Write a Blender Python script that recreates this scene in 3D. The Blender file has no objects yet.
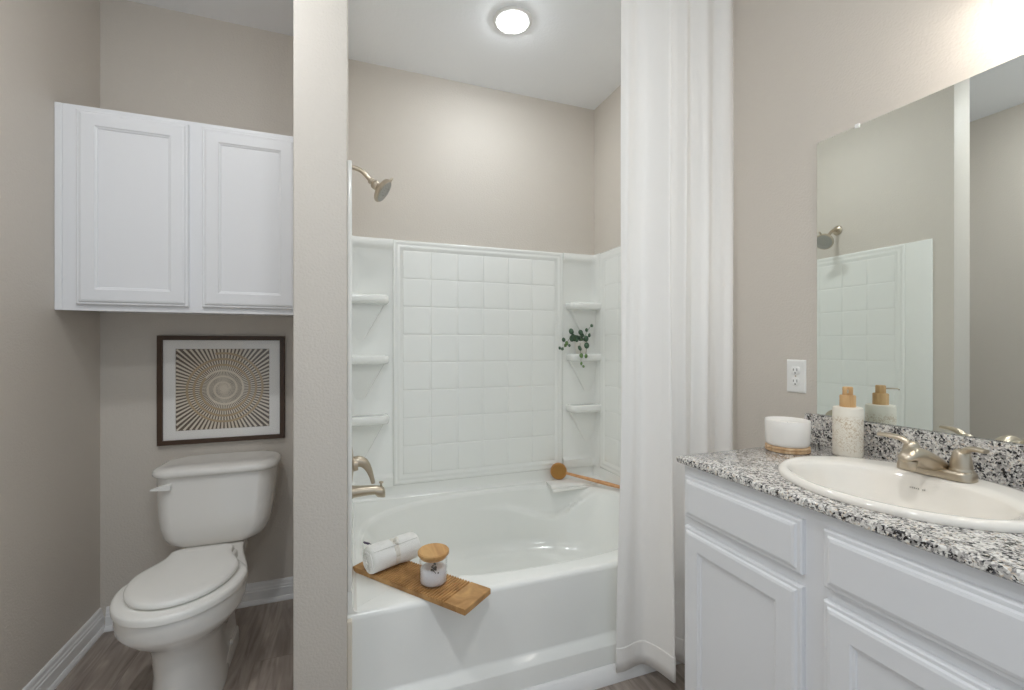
import bpy, bmesh, math, random
from mathutils import Vector, Matrix
from math import sin, cos, pi, radians, sqrt, atan2

random.seed(7)
S = bpy.context.scene
C = S.collection

# ------------------------------------------------------------------ camera
cam = bpy.data.objects.new('camera', bpy.data.cameras.new('camera'))
C.objects.link(cam)
cam.data.sensor_width = 36.0
cam.data.lens = 442.0 / 1024.0 * 36.0
cam.data.clip_start = 0.02
cam.location = (0, 0, 1.23)
cam.rotation_euler = (pi / 2, 0, radians(-20.1))
S.camera = cam

# ------------------------------------------------------------------ world, view, lamps
W = bpy.data.worlds.new('world')
S.world = W
W.use_nodes = True
bg = W.node_tree.nodes['Background']
bg.inputs[0].default_value = (0.82, 0.92, 1.0, 1)
bg.inputs[1].default_value = 0.34
S.view_settings.view_transform = 'Standard'
S.view_settings.look = 'None'
S.view_settings.gamma = 1.0
S.view_settings.use_curve_mapping = False
S.view_settings.exposure = 1.03
S.cycles.max_bounces = 20
S.cycles.diffuse_bounces = 12
S.cycles.glossy_bounces = 6
S.cycles.transparent_max_bounces = 16
LENS_TUB = 76.0      # glow of the recessed lamp over the tub
LENS_TOILET = 110.0    # glow of the recessed lamp before the toilet
LENS_FILL = 118.0     # glow of an added, unseen fill lamp by the room's open side
BULB = 25.0           # glow of the vanity bulbs

# ------------------------------------------------------------------ room measures
XL, XR = -1.012, 1.4725
YT, YB = 2.398, 2.487          # wall behind toilet, wall behind tub
ZC = 2.74
PX0, PX1, PY = -0.149, -0.009, 1.365   # partition
YR = -0.32                     # open end of the room
CT = 0.90                      # counter top
DK = 0.40                      # tub deck


# ------------------------------------------------------------------ helpers
def lin(c):
    c /= 255.0
    return c / 12.92 if c <= 0.04045 else ((c + 0.055) / 1.055) ** 2.4


def rgb(r, g, b):
    return (lin(r), lin(g), lin(b), 1)


def mat(name, col=(0.8, 0.8, 0.8, 1), rough=0.5, metal=0.0, spec=0.5, bump=None, coat=0.0, sss=0.0):
    m = bpy.data.materials.new(name)
    m.use_nodes = True
    nt = m.node_tree
    p = nt.nodes['Principled BSDF']
    p.inputs['Base Color'].default_value = col
    p.inputs['Roughness'].default_value = rough
    p.inputs['Metallic'].default_value = metal
    p.inputs['Specular IOR Level'].default_value = spec
    p.inputs['Coat Weight'].default_value = coat
    p.inputs['Coat Roughness'].default_value = 0.06
    if sss:
        p.inputs['Subsurface Weight'].default_value = sss
        p.inputs['Subsurface Radius'].default_value = (0.02, 0.02, 0.02)
    if bump:
        scale, dist, strength = bump
        tc = nt.nodes.new('ShaderNodeTexCoord')
        n = nt.nodes.new('ShaderNodeTexNoise')
        n.inputs['Scale'].default_value = scale
        n.inputs['Detail'].default_value = 3
        b = nt.nodes.new('ShaderNodeBump')
        b.inputs['Strength'].default_value = strength
        b.inputs['Distance'].default_value = dist
        nt.links.new(tc.outputs['Object'], n.inputs['Vector'])
        nt.links.new(n.outputs['Fac'], b.inputs['Height'])
        nt.links.new(b.outputs['Normal'], p.inputs['Normal'])
    return m


def N(m, kind, **kw):
    n = m.node_tree.nodes.new(kind)
    for k, v in kw.items():
        if hasattr(n, k):
            setattr(n, k, v)
        else:
            n.inputs[k.replace('_', ' ')].default_value = v
    return n


def ramp(m, stops, interp='LINEAR'):
    n = m.node_tree.nodes.new('ShaderNodeValToRGB')
    n.color_ramp.interpolation = interp
    e = n.color_ramp.elements
    e[0].position, e[0].color = stops[0]
    e[1].position, e[1].color = stops[1]
    for pos, col in stops[2:]:
        x = e.new(pos)
        x.color = col
    return n


def tag(o, label, cat, group=None):
    o['label'] = label
    o['category'] = cat
    if group:
        o['group'] = group
    return o


def thing(name, label, cat, loc, group=None):
    o = bpy.data.objects.new(name, None)
    o.empty_display_size = 0.05
    C.objects.link(o)
    o.location = loc
    return tag(o, label, cat, group)


def origin(o):
    v = Vector((0, 0, 0))
    while o:
        v += o.location
        o = o.parent
    return v


def obj(name, bm, m, parent=None, smooth=False, angle=None, label=None):
    """links a bmesh given in world coordinates as one mesh object"""
    bmesh.ops.recalc_face_normals(bm, faces=bm.faces)
    if parent:
        bmesh.ops.translate(bm, verts=bm.verts, vec=-origin(parent))
    me = bpy.data.meshes.new(name)
    bm.to_mesh(me)
    bm.free()
    if isinstance(m, (list, tuple)):
        for x in m:
            me.materials.append(x)
    elif m:
        me.materials.append(m)
    if smooth or angle:
        me.polygons.foreach_set('use_smooth', [True] * len(me.polygons))
        if angle:
            me.set_sharp_from_angle(angle=radians(angle))
    o = bpy.data.objects.new(name, me)
    C.objects.link(o)
    if parent:
        o.parent = parent
    if label:
        o['label'] = label
    return o


def struct(name, bm, m, **kw):
    o = obj(name, bm, m, **kw)
    o['kind'] = 'structure'
    return o


def box(bm, x0, x1, y0, y1, z0, z1, bev=0.0, seg=2):
    r = bmesh.ops.create_cube(bm, size=1.0)
    vs = r['verts']
    for v in vs:
        v.co.x = (x0 + x1) / 2 + v.co.x * (x1 - x0)
        v.co.y = (y0 + y1) / 2 + v.co.y * (y1 - y0)
        v.co.z = (z0 + z1) / 2 + v.co.z * (z1 - z0)
    if bev:
        es = list({e for v in vs for e in v.link_edges})
        bmesh.ops.bevel(bm, geom=es, offset=bev, segments=seg, profile=0.5, affect='EDGES')
    return bm


def loft(bm, rings, cap0=True, cap1=True, closed=True):
    vr = [[bm.verts.new(p) for p in r] for r in rings]
    n = len(vr[0])
    for a, b in zip(vr, vr[1:]):
        for i in range(n if closed else n - 1):
            j = (i + 1) % n
            bm.faces.new((a[i], a[j], b[j], b[i]))
    for cap, ring in ((cap0, vr[0]), (cap1, vr[-1])):
        if cap == 'mirror':      # plan mirrored about its long axis: bridge the two sides with strips
            R = (len(ring) + 1) // 2
            bm.faces.new((ring[0], ring[1], ring[2 * R - 2]))
            for k in range(1, R - 1):
                bm.faces.new((ring[k], ring[k + 1], ring[2 * R - 2 - k], ring[2 * R - 1 - k]))
        elif cap:
            bm.faces.new(ring)
    return vr


def circ(c, r, n=32, ax=(0, 0, 1), ref=None):
    ax = Vector(ax).normalized()
    ref = Vector(ref) if ref else (Vector((1, 0, 0)) if abs(ax.x) < 0.9 else Vector((0, 1, 0)))
    u = (ref - ax * ref.dot(ax)).normalized()
    w = ax.cross(u)
    c = Vector(c)
    return [c + u * r * cos(2 * pi * i / n) + w * r * sin(2 * pi * i / n) for i in range(n)]


def lathe(bm, base, ax, prof, n=40):
    """prof: list of (radius, height along the axis); ends are closed"""
    ax = Vector(ax).normalized()
    base = Vector(base)
    rings = [circ(base + ax * h, max(r, 1e-4), n, ax) for r, h in prof]
    loft(bm, rings)
    return bm


def catmull(pts, sub=8):
    pts = [Vector(p) for p in pts]
    out = []
    P = [pts[0] * 2 - pts[1]] + pts + [pts[-1] * 2 - pts[-2]]
    for i in range(1, len(P) - 2):
        a, b, c, d = P[i - 1:i + 3]
        for k in range(sub):
            t = k / sub
            out.append(0.5 * ((2 * b) + (c - a) * t + (2 * a - 5 * b + 4 * c - d) * t * t + (3 * b - a - 3 * c + d) * t ** 3))
    out.append(pts[-1])
    return out


def tube(bm, pts, radii, n=16, flat=None):
    """round tube along pts; radii one or many; flat=(scale of the second axis)"""
    pts = [Vector(p) for p in pts]
    if not isinstance(radii, (list, tuple)):
        radii = [radii] * len(pts)
    elif len(radii) != len(pts):
        k = len(radii) - 1
        rr = []
        for i in range(len(pts)):
            f = i / (len(pts) - 1) * k
            a = min(int(f), k - 1)
            rr.append(radii[a] + (radii[a + 1] - radii[a]) * (f - a))
        radii = rr
    rings = []
    u = None
    for i, p in enumerate(pts):
        t = (pts[min(i + 1, len(pts) - 1)] - pts[max(i - 1, 0)]).normalized()
        if u is None:
            ref = Vector((0, 0, 1)) if abs(t.z) < 0.9 else Vector((0, 1, 0))
            u = (ref - t * ref.dot(t)).normalized()
        else:
            u = (u - t * u.dot(t)).normalized()
        w = t.cross(u)
        f = flat or 1.0
        rings.append([p + u * radii[i] * f * cos(2 * pi * k / n) + w * radii[i] * sin(2 * pi * k / n) for k in range(n)])
    loft(bm, rings)
    return bm


def rrect(cx, cy, hx, hy, r, z, n=6):
    out = []
    r = min(r, hx * 0.999, hy * 0.999)
    for sx, sy, a0 in ((1, 1, 0), (-1, 1, pi / 2), (-1, -1, pi), (1, -1, 3 * pi / 2)):
        for k in range(n + 1):
            a = a0 + pi / 2 * k / n
            out.append(Vector((cx + sx * (hx - r) + r * cos(a), cy + sy * (hy - r) + r * sin(a), z)))
    return out


def nested(bm, a0, a1, b0, b1, prof, f, cap=True, cap0=False):
    """nested rectangles in a plane: prof is a list of (inset, height); f maps (a, b, height) to the world"""
    rings = []
    for i, d in prof:
        rings.append([f(a0 + i, b0 + i, d), f(a1 - i, b0 + i, d), f(a1 - i, b1 - i, d), f(a0 + i, b1 - i, d)])
    loft(bm, rings, cap0=cap0, cap1=cap)


def new():
    return bmesh.new()


# ------------------------------------------------------------------ materials
M_wall = mat('greige orange peel paint', rgb(209, 202, 193), 0.55, bump=(140, 0.004, 0.35), spec=0.35)
M_ceil = mat('flat ceiling paint', rgb(242, 244, 247), 0.8, bump=(90, 0.004, 0.3), spec=0.2)
M_trim = mat('white trim paint', rgb(236, 236, 236), 0.35)
M_cab = mat('white cabinet paint', rgb(232, 233, 236), 0.38)
M_porc = mat('white porcelain', rgb(236, 234, 230), 0.08, coat=0.4)
M_sink = mat('off white vitreous china', rgb(240, 235, 227), 0.08, coat=0.4)
M_acr = mat('white acrylic', rgb(240, 241, 238), 0.16, coat=0.2)
M_seat = mat('white seat plastic', rgb(238, 237, 233), 0.22)
M_plast = mat('white plastic', rgb(236, 236, 234), 0.35)
M_slot = mat('dark slot', rgb(50, 48, 46), 0.6)
M_ink = mat('faded ink', rgb(178, 173, 166), 0.5)
M_nick = mat('brushed nickel', rgb(196, 184, 166), 0.33, metal=1.0)
M_nickface = mat('spray face', rgb(176, 174, 168), 0.4, metal=0.3)
M_rod = mat('rod metal', rgb(200, 196, 190), 0.3, metal=1.0)
M_frame = mat('dark walnut frame', rgb(70, 50, 34), 0.45)
M_mat = mat('white mat board', rgb(243, 241, 238), 0.8)
M_back = mat('taupe backing', rgb(104, 90, 76), 0.9)
M_strip = mat('cream paper strip', rgb(226, 216, 200), 0.8)
M_tan = mat('tan woven paper', rgb(186, 164, 132), 0.8)
M_curtain = mat('white linen', rgb(242, 240, 237), 0.85, spec=0.15, bump=(420, 0.001, 0.35))
M_towel = mat('white terry cloth', rgb(242, 241, 238), 0.95, spec=0.1, bump=(500, 0.003, 0.6))
M_twine = mat('twine', rgb(232, 228, 220), 0.9)
M_green = mat('grey green leaf', rgb(78, 106, 82), 0.5)
M_green2 = mat('light green leaf', rgb(118, 150, 92), 0.5)
M_stem = mat('stem', rgb(96, 104, 62), 0.6)
M_sprig = mat('dried sprig', rgb(98, 92, 84), 0.8)
M_lav = mat('lavender bud', rgb(96, 84, 104), 0.8)
M_salt = mat('bath salt', rgb(238, 237, 240), 0.9, bump=(600, 0.004, 0.8))
M_bristle = mat('bristles', rgb(224, 170, 96), 0.9, bump=(900, 0.006, 1.0))
M_candle = mat('frosted white glass', rgb(240, 237, 233), 0.25, sss=0.2)
M_wax = mat('candle wax', rgb(244, 240, 232), 0.5, sss=0.3)
M_pot = mat('white ceramic pot', rgb(226, 222, 214), 0.4)
M_soil = mat('soil', rgb(70, 52, 40), 0.9)
M_caulk = mat('cream caulk', rgb(228, 221, 208), 0.5)


def wood(name, c1, c2, scale, stretch, rough=0.55):
    m = mat(name, rough=rough)
    nt = m.node_tree
    p = nt.nodes['Principled BSDF']
    tc = N(m, 'ShaderNodeTexCoord')
    mp = N(m, 'ShaderNodeMapping')
    mp.inputs['Scale'].default_value = stretch
    n = N(m, 'ShaderNodeTexNoise', Scale=scale, Detail=6.0, Distortion=0.6)
    r = ramp(m, [(0.3, c1), (0.7, c2)])
    nt.links.new(tc.outputs['Object'], mp.inputs['Vector'])
    nt.links.new(mp.outputs['Vector'], n.inputs['Vector'])
    nt.links.new(n.outputs['Fac'], r.inputs['Fac'])
    nt.links.new(r.outputs['Color'], p.inputs['Base Color'])
    return m


M_board = wood('acacia board', rgb(146, 104, 58), rgb(204, 160, 104), 14, (1.2, 1.2, 1))
M_bamboo = wood('bamboo', rgb(190, 148, 98), rgb(222, 186, 138), 60, (1, 1, 0.1))
M_lidwood = wood('lid wood', rgb(182, 134, 80), rgb(214, 170, 112), 40, (1, 0.15, 1))
M_brushwood = wood('beech handle', rgb(196, 140, 92), rgb(220, 168, 120), 40, (1, 1, 1))
M_coaster = wood('coaster wood', rgb(176, 134, 92), rgb(222, 194, 158), 60, (1, 1, 0.4))


def floor_mat():
    m = mat('grey brown vinyl plank', rough=0.42)
    nt = m.node_tree
    L = nt.links.new
    p = nt.nodes['Principled BSDF']
    tc = N(m, 'ShaderNodeTexCoord')
    rot = N(m, 'ShaderNodeMapping')
    rot.inputs['Rotation'].default_value = (0, 0, pi / 2)
    rot.inputs['Location'].default_value = (0.31, 0.045, 0)
    br = N(m, 'ShaderNodeTexBrick', Scale=1.0, Brick_Width=1.2, Row_Height=0.15, Mortar_Size=0.0012, Bias=0.0)
    br.offset = 0.37
    br.inputs['Color1'].default_value = (0.2, 0.2, 0.2, 1)
    br.inputs['Color2'].default_value = (0.8, 0.8, 0.8, 1)
    br.inputs['Mortar'].default_value = (0.0, 0.0, 0.0, 1)
    st = N(m, 'ShaderNodeMapping')
    st.inputs['Scale'].default_value = (1.0, 0.12, 1)
    n = N(m, 'ShaderNodeTexNoise', Scale=26.0, Detail=7.0, Distortion=1.2)
    n2 = N(m, 'ShaderNodeTexNoise', Scale=5.0, Detail=3.0)
    r = ramp(m, [(0.28, rgb(136, 124, 116)), (0.52, rgb(176, 163, 153)), (0.75, rgb(204, 191, 181))])
    add = N(m, 'ShaderNodeVectorMath', operation='ADD')
    sc = N(m, 'ShaderNodeVectorMath', operation='SCALE')
    sc.inputs['Scale'].default_value = 3.0
    mx = N(m, 'ShaderNodeMix', data_type='RGBA', blend_type='MULTIPLY')
    mx.inputs[0].default_value = 0.35
    mx2 = N(m, 'ShaderNodeMix', data_type='RGBA', blend_type='MULTIPLY')
    mx2.inputs[0].default_value = 0.45
    r2 = ramp(m, [(0.3, (0.55, 0.55, 0.55, 1)), (0.7, (1, 1, 1, 1))])
    L(tc.outputs['Object'], rot.inputs['Vector'])
    L(rot.outputs['Vector'], br.inputs['Vector'])
    L(br.outputs['Color'], sc.inputs[0])
    L(tc.outputs['Object'], add.inputs[0])
    L(sc.outputs['Vector'], add.inputs[1])
    L(add.outputs['Vector'], st.inputs['Vector'])
    L(st.outputs['Vector'], n.inputs['Vector'])
    L(st.outputs['Vector'], n2.inputs['Vector'])
    L(n.outputs['Fac'], r.inputs['Fac'])
    L(r.outputs['Color'], mx.inputs[6])
    L(br.outputs['Color'], mx.inputs[7])
    L(n2.outputs['Fac'], r2.inputs['Fac'])
    L(mx.outputs[2], mx2.inputs[6])
    L(r2.outputs['Color'], mx2.inputs[7])
    L(mx2.outputs[2], p.inputs['Base Color'])
    return m


def granite_mat():
    m = mat('speckled granite', rough=0.14, coat=0.3)
    nt = m.node_tree
    L = nt.links.new
    p = nt.nodes['Principled BSDF']
    tc = N(m, 'ShaderNodeTexCoord')
    nz = N(m, 'ShaderNodeTexNoise', Scale=130.0, Detail=3.0)
    sub = N(m, 'ShaderNodeVectorMath', operation='SCALE')
    sub.inputs['Scale'].default_value = 0.010
    add = N(m, 'ShaderNodeVectorMath', operation='ADD')
    v = N(m, 'ShaderNodeTexVoronoi', Scale=245.0)
    sep = N(m, 'ShaderNodeSeparateColor')
    cl = N(m, 'ShaderNodeTexNoise', Scale=48.0, Detail=2.0)
    mth = N(m, 'ShaderNodeMath', operation='MULTIPLY_ADD')
    mth.inputs[1].default_value = 1.15
    mth.inputs[2].default_value = -0.575
    ad2 = N(m, 'ShaderNodeMath', operation='ADD')
    r = ramp(m, [(0.0, rgb(28, 28, 31)), (0.10, rgb(74, 74, 78)), (0.17, rgb(142, 139, 137)), (0.34, rgb(186, 182, 178)),
                 (0.60, rgb(222, 219, 214)), (0.86, rgb(205, 190, 172)), (0.93, rgb(232, 230, 226))], 'CONSTANT')
    L(tc.outputs['Object'], nz.inputs['Vector'])
    L(nz.outputs['Color'], sub.inputs[0])
    L(tc.outputs['Object'], add.inputs[0])
    L(sub.outputs['Vector'], add.inputs[1])
    L(add.outputs['Vector'], v.inputs['Vector'])
    L(v.outputs['Color'], sep.inputs['Color'])
    L(tc.outputs['Object'], cl.inputs['Vector'])
    L(cl.outputs['Fac'], mth.inputs[0])
    L(sep.outputs['Red'], ad2.inputs[0])
    L(mth.outputs['Value'], ad2.inputs[1])
    L(ad2.outputs['Value'], r.inputs['Fac'])
    L(r.outputs['Color'], p.inputs['Base Color'])
    return m


def mirror_mat():
    m = bpy.data.materials.new('silvered mirror')
    m.use_nodes = True
    p = m.node_tree.nodes['Principled BSDF']
    p.inputs['Metallic'].default_value = 1.0
    p.inputs['Roughness'].default_value = 0.0
    p.inputs['Base Color'].default_value = (0.86, 0.90, 0.875, 1)
    return m


def glass_mat(name, fac=0.12, tint=(1, 1, 1, 1)):
    m = bpy.data.materials.new(name)
    m.use_nodes = True
    nt = m.node_tree
    nt.nodes.remove(nt.nodes['Principled BSDF'])
    out = nt.nodes['Material Output']
    fr = N(m, 'ShaderNodeLayerWeight', Blend=0.5)
    pw = N(m, 'ShaderNodeMath', operation='POWER')
    pw.inputs[1].default_value = 4.0
    ma = N(m, 'ShaderNodeMath', operation='MULTIPLY_ADD')
    ma.inputs[1].default_value = 0.55
    ma.inputs[2].default_value = 0.035
    tr = N(m, 'ShaderNodeBsdfTransparent')
    tr.inputs[0].default_value = tint
    gl = N(m, 'ShaderNodeBsdfGlossy', Roughness=0.02)
    mx = N(m, 'ShaderNodeMixShader')
    nt.links.new(fr.outputs['Facing'], pw.inputs[0])
    nt.links.new(pw.outputs[0], ma.inputs[0])
    nt.links.new(ma.outputs[0], mx.inputs[0])
    nt.links.new(tr.outputs[0], mx.inputs[1])
    nt.links.new(gl.outputs[0], mx.inputs[2])
    nt.links.new(mx.outputs[0], out.inputs[0])
    return m


def glow(name, col, strength):
    m = bpy.data.materials.new(name)
    m.use_nodes = True
    p = m.node_tree.nodes['Principled BSDF']
    p.inputs['Base Color'].default_value = (0.9, 0.9, 0.9, 1)
    p.inputs['Emission Color'].default_value = col
    p.inputs['Emission Strength'].default_value = strength
    return m


def ceramic_floral():
    m = mat('cream bottle with tan print', rough=0.4)
    nt = m.node_tree
    L = nt.links.new
    p = nt.nodes['Principled BSDF']
    tc = N(m, 'ShaderNodeTexCoord')
    n = N(m, 'ShaderNodeTexNoise', Scale=190.0, Detail=3.0, Distortion=1.2)
    n2 = N(m, 'ShaderNodeTexNoise', Scale=30.0, Detail=1.0)
    r = ramp(m, [(0.50, (0, 0, 0, 1)), (0.56, (1, 1, 1, 1))])
    r2 = ramp(m, [(0.30, (0, 0, 0, 1)), (0.55, (1, 1, 1, 1))])
    sp = N(m, 'ShaderNodeSeparateXYZ')
    zr = ramp(m, [(0.0, (0, 0, 0, 1)), (0.01, (0, 0, 0, 1)), (0.02, (1, 1, 1, 1)), (0.110, (1, 1, 1, 1)), (0.125, (0, 0, 0, 1))])
    mu = N(m, 'ShaderNodeMath', operation='MULTIPLY')
    mu2 = N(m, 'ShaderNodeMath', operation='MULTIPLY')
    mx = N(m, 'ShaderNodeMix', data_type='RGBA')
    mx.inputs[6].default_value = rgb(238, 232, 220)
    mx.inputs[7].default_value = rgb(206, 190, 166)
    L(tc.outputs['Object'], n.inputs['Vector'])
    L(tc.outputs['Object'], n2.inputs['Vector'])
    L(tc.outputs['Object'], sp.inputs['Vector'])
    L(sp.outputs['Z'], zr.inputs['Fac'])
    L(n.outputs['Fac'], r.inputs['Fac'])
    L(n2.outputs['Fac'], r2.inputs['Fac'])
    L(r.outputs['Color'], mu.inputs[0])
    L(r2.outputs['Color'], mu.inputs[1])
    L(mu.outputs['Value'], mu2.inputs[0])
    L(zr.outputs['Color'], mu2.inputs[1])
    L(mu2.outputs['Value'], mx.inputs[0])
    L(mx.outputs[2], p.inputs['Base Color'])
    return m


M_floor = floor_mat()
M_gran = granite_mat()
M_mirror = mirror_mat()
M_glass = glass_mat('thin clear glass')
M_bottle = ceramic_floral()
M_lens_tub = glow('tub lamp lens', (0.93, 0.975, 1.0, 1), LENS_TUB)
M_lens_toilet = glow('toilet lamp lens', (0.96, 0.985, 1.0, 1), LENS_TOILET)
M_lens_fill = glow('fill lamp lens', (0.96, 0.985, 1.0, 1), LENS_FILL)
M_bulb = glow('warm bulb', (1.0, 0.93, 0.85, 1), BULB)

# ------------------------------------------------------------------ the room
T = 0.10
bm = new(); box(bm, XL - T, XR + T, YR, YB + T, -0.1, 0.0); struct('floor', bm, M_floor)
bm = new(); box(bm, XL - T, XR + T, YR, YB + T, ZC, ZC + 0.1); struct('ceiling', bm, M_ceil)
bm = new(); box(bm, XL - T, XL, YR, YB + T, 0, ZC); struct('wall_left', bm, M_wall)
bm = new(); box(bm, XR, XR + T, YR, YB + T, 0, ZC); struct('wall_right', bm, M_wall)
bm = new(); box(bm, XL, PX0, YT, YB + T, 0, ZC); box(bm, PX0, XR, YB, YB + T, 0, ZC); struct('wall_back', bm, M_wall)
bm = new(); box(bm, PX0, PX1, PY, YB, 0, ZC, 0.003); struct('wall_partition', bm, M_wall, angle=40)


def baseboard(name, p0, p1, nrm):
    """stepped profile swept from p0 to p1, standing out along nrm"""
    prof = [(0, 0), (0.022, 0), (0.022, 0.008), (0.017, 0.020), (0.014, 0.022), (0.014, 0.060), (0.011, 0.064), (0.011, 0.072),
            (0.008, 0.078), (0.007, 0.090), (0.004, 0.097), (0, 0.099)]
    bm = new()
    nx, ny = nrm
    rings = [[Vector((p[0] + nx * d, p[1] + ny * d, z)) for d, z in prof] for p in (p0, p1)]
    loft(bm, rings)
    return struct(name, bm, M_trim)


baseboard('baseboard_left', (XL, YR), (XL, YT), (1, 0))
baseboard('baseboard_back', (XL + 0.023, YT), (PX0, YT), (0, -1))
baseboard('baseboard_partition', (PX0, PY - 0.0), (PX0, YT - 0.023), (-1, 0))
baseboard('baseboard_right', (XR, 1.11), (XR, 1.36), (-1, 0))

# quarter round along the foot of the tub, and the caulked edge strip on the partition
bm = new()
prof = [(0, 0), (-0.030, 0), (-0.029, 0.012), (-0.022, 0.030), (-0.012, 0.044), (-0.004, 0.050), (0, 0.050)]
loft(bm, [[Vector((x, 1.4095 + d, z)) for d, z in prof] for x in (PX1 + 0.001, XR - 0.001)])
struct('trim_1', bm, M_trim, angle=50)
bm = new(); box(bm, PX1, PX1 + 0.0145, 1.424, 1.4445, 0.0, 0.392, 0.003); struct('trim_2', bm, M_caulk)


# ------------------------------------------------------------------ bathtub
def make_tub():
    t = thing('bathtub', 'large white soaking tub with oval basin and stepped apron', 'bathtub', (0.73, 1.95, 0))
    x0, x1, y0, y1 = PX1 + 0.001, XR - 0.001, 1.445, YB - 0.001
    cx, cy, a, b, ex = 0.735, 1.975, 0.70, 0.447, 2.5
    n = 208
    angs = [2 * pi * i / n for i in range(n)]
    # bend the nearest ray onto each corner so that the rectangle is sharp
    for X, Y in ((x0, y0), (x1, y0), (x1, y1), (x0, y1)):
        ca = atan2(Y - cy, X - cx) % (2 * pi)
        i = min(range(n), key=lambda k: abs((angs[k] - ca + pi) % (2 * pi) - pi))
        angs[i] = ca

    def rect(z, df=0.0, ins=0.0):
        out = []
        for th in angs:
            dx, dy = cos(th), sin(th)
            k = 1e9
            if dx > 1e-9: k = min(k, (x1 - cx) / dx)
            if dx < -1e-9: k = min(k, (x0 - cx) / dx)
            if dy > 1e-9: k = min(k, (y1 - cy) / dy)
            if dy < -1e-9: k = min(k, (y0 - cy) / dy)
            x, y = cx + dx * k, cy + dy * k
            if y < y0 + 1e-4:
                y += df
            out.append(Vector((x, y, z)))
        return out

    def oval(s, z, shift=0.0):
        out = []
        for th in angs:
            k = s / ((abs(cos(th)) / a) ** ex + (abs(sin(th)) / b) ** ex) ** (1 / ex)
            out.append(Vector((cx + shift + k * cos(th), cy + k * sin(th), z)))
        return out

    rings = [rect(0.0, -0.034), rect(0.116, -0.034), rect(0.121, -0.032), rect(0.137, -0.006), rect(0.143, -0.001), rect(0.148, 0.0),
             rect(DK - 0.020, 0.0), rect(DK - 0.010, 0.002), rect(DK - 0.003, 0.008), rect(DK, 0.018)]
    loft_rings = rings + [oval(1.03, DK), oval(1.012, DK - 0.001), oval(1.0, DK - 0.004), oval(0.992, DK - 0.012)]
    # the wall of the basin with an arm rest on each long side towards the sloped end
    wall = []
    for f in [0.015 * q for q in range(1, 37)] + [0.58, 0.62, 0.70, 0.78, 0.84, 0.89, 0.93, 0.96, 0.98, 1.0]:
        ring = []
        for th in angs:
            c_, s_ = cos(th), sin(th)
            back = max(0.0, c_)
            zt, zb = DK - 0.012, 0.07
            s = 0.985 - (0.13 + 0.15 * back ** 2) * f
            if f > 0.82:
                s -= 0.16 * ((f - 0.82) / 0.18) ** 2
            z = zt + (zb - zt) * f
            if f > 0.9:
                z = zb + (z - zb) * 0.7
            # arm rest: below the ledge line the wall steps inwards
            d = abs(th if th < pi else th - 2 * pi)
            w = 1 / (1 + math.exp(-(d - 0.46) / 0.035)) * 1 / (1 + math.exp((d - 1.35) / 0.10))
            pts = ((0.0, -0.15), (0.36, -0.06), (0.44, 0.04), (0.52, 0.17), (0.62, 0.36), (0.72, 0.46), (0.90, 0.42), (1.31, 0.26), (4.0, 0.2))
            for (d0, f0), (d1, f1) in zip(pts, pts[1:]):
                if d0 <= d <= d1:
                    ledge = f0 + (f1 - f0) * (d - d0) / (d1 - d0)
            step = 1 / (1 + math.exp(-(f - ledge) / 0.013))
            s -= 0.085 * w * step * (1 - 0.5 * f)
            k = s / ((abs(c_) / a) ** ex + (abs(s_) / b) ** ex) ** (1 / ex)
            ring.append(Vector((cx + k * c_, cy + k * s_, z)))
        wall.append(ring)
    loft_rings += wall
    last = wall[-1]
    for g in (0.8, 0.5, 0.2):
        loft_rings.append([Vector((cx + (p.x - cx) * g, cy + (p.y - cy) * g, 0.07 - 0.006 * (1 - g))) for p in last])
    bm = new()
    loft(bm, loft_rings)
    obj('tub_shell', bm, M_acr, t, angle=45)
    # low upstand between deck and wall panels
    bm = new()
    prof = [(0, DK - 0.001), (-0.030, DK - 0.001), (-0.020, DK + 0.006), (-0.015, DK + 0.02), (-0.013, 0.468), (0, 0.468)]
    loft(bm, [[Vector((x, YB - 0.001 + d, z)) for d, z in prof] for x in (x0, x1)])
    loft(bm, [[Vector((x1 + d, y, z)) for d, z in prof] for y in (1.453, YB - 0.001)])
    loft(bm, [[Vector((x0 - d, y, z)) for d, z in prof] for y in (1.453, YB - 0.001)])
    obj('upstand', bm, M_acr, t, angle=50)
    bm = new()
    lathe(bm, (0.28, 1.965, 0.0655), (0, 0, 1), [(0.034, 0), (0.034, 0.003), (0.028, 0.006), (0.010, 0.006), (0.008, 0.012), (0, 0.013)], 28)
    obj('drain', bm, M_nick, t, smooth=True)


make_tub()


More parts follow.
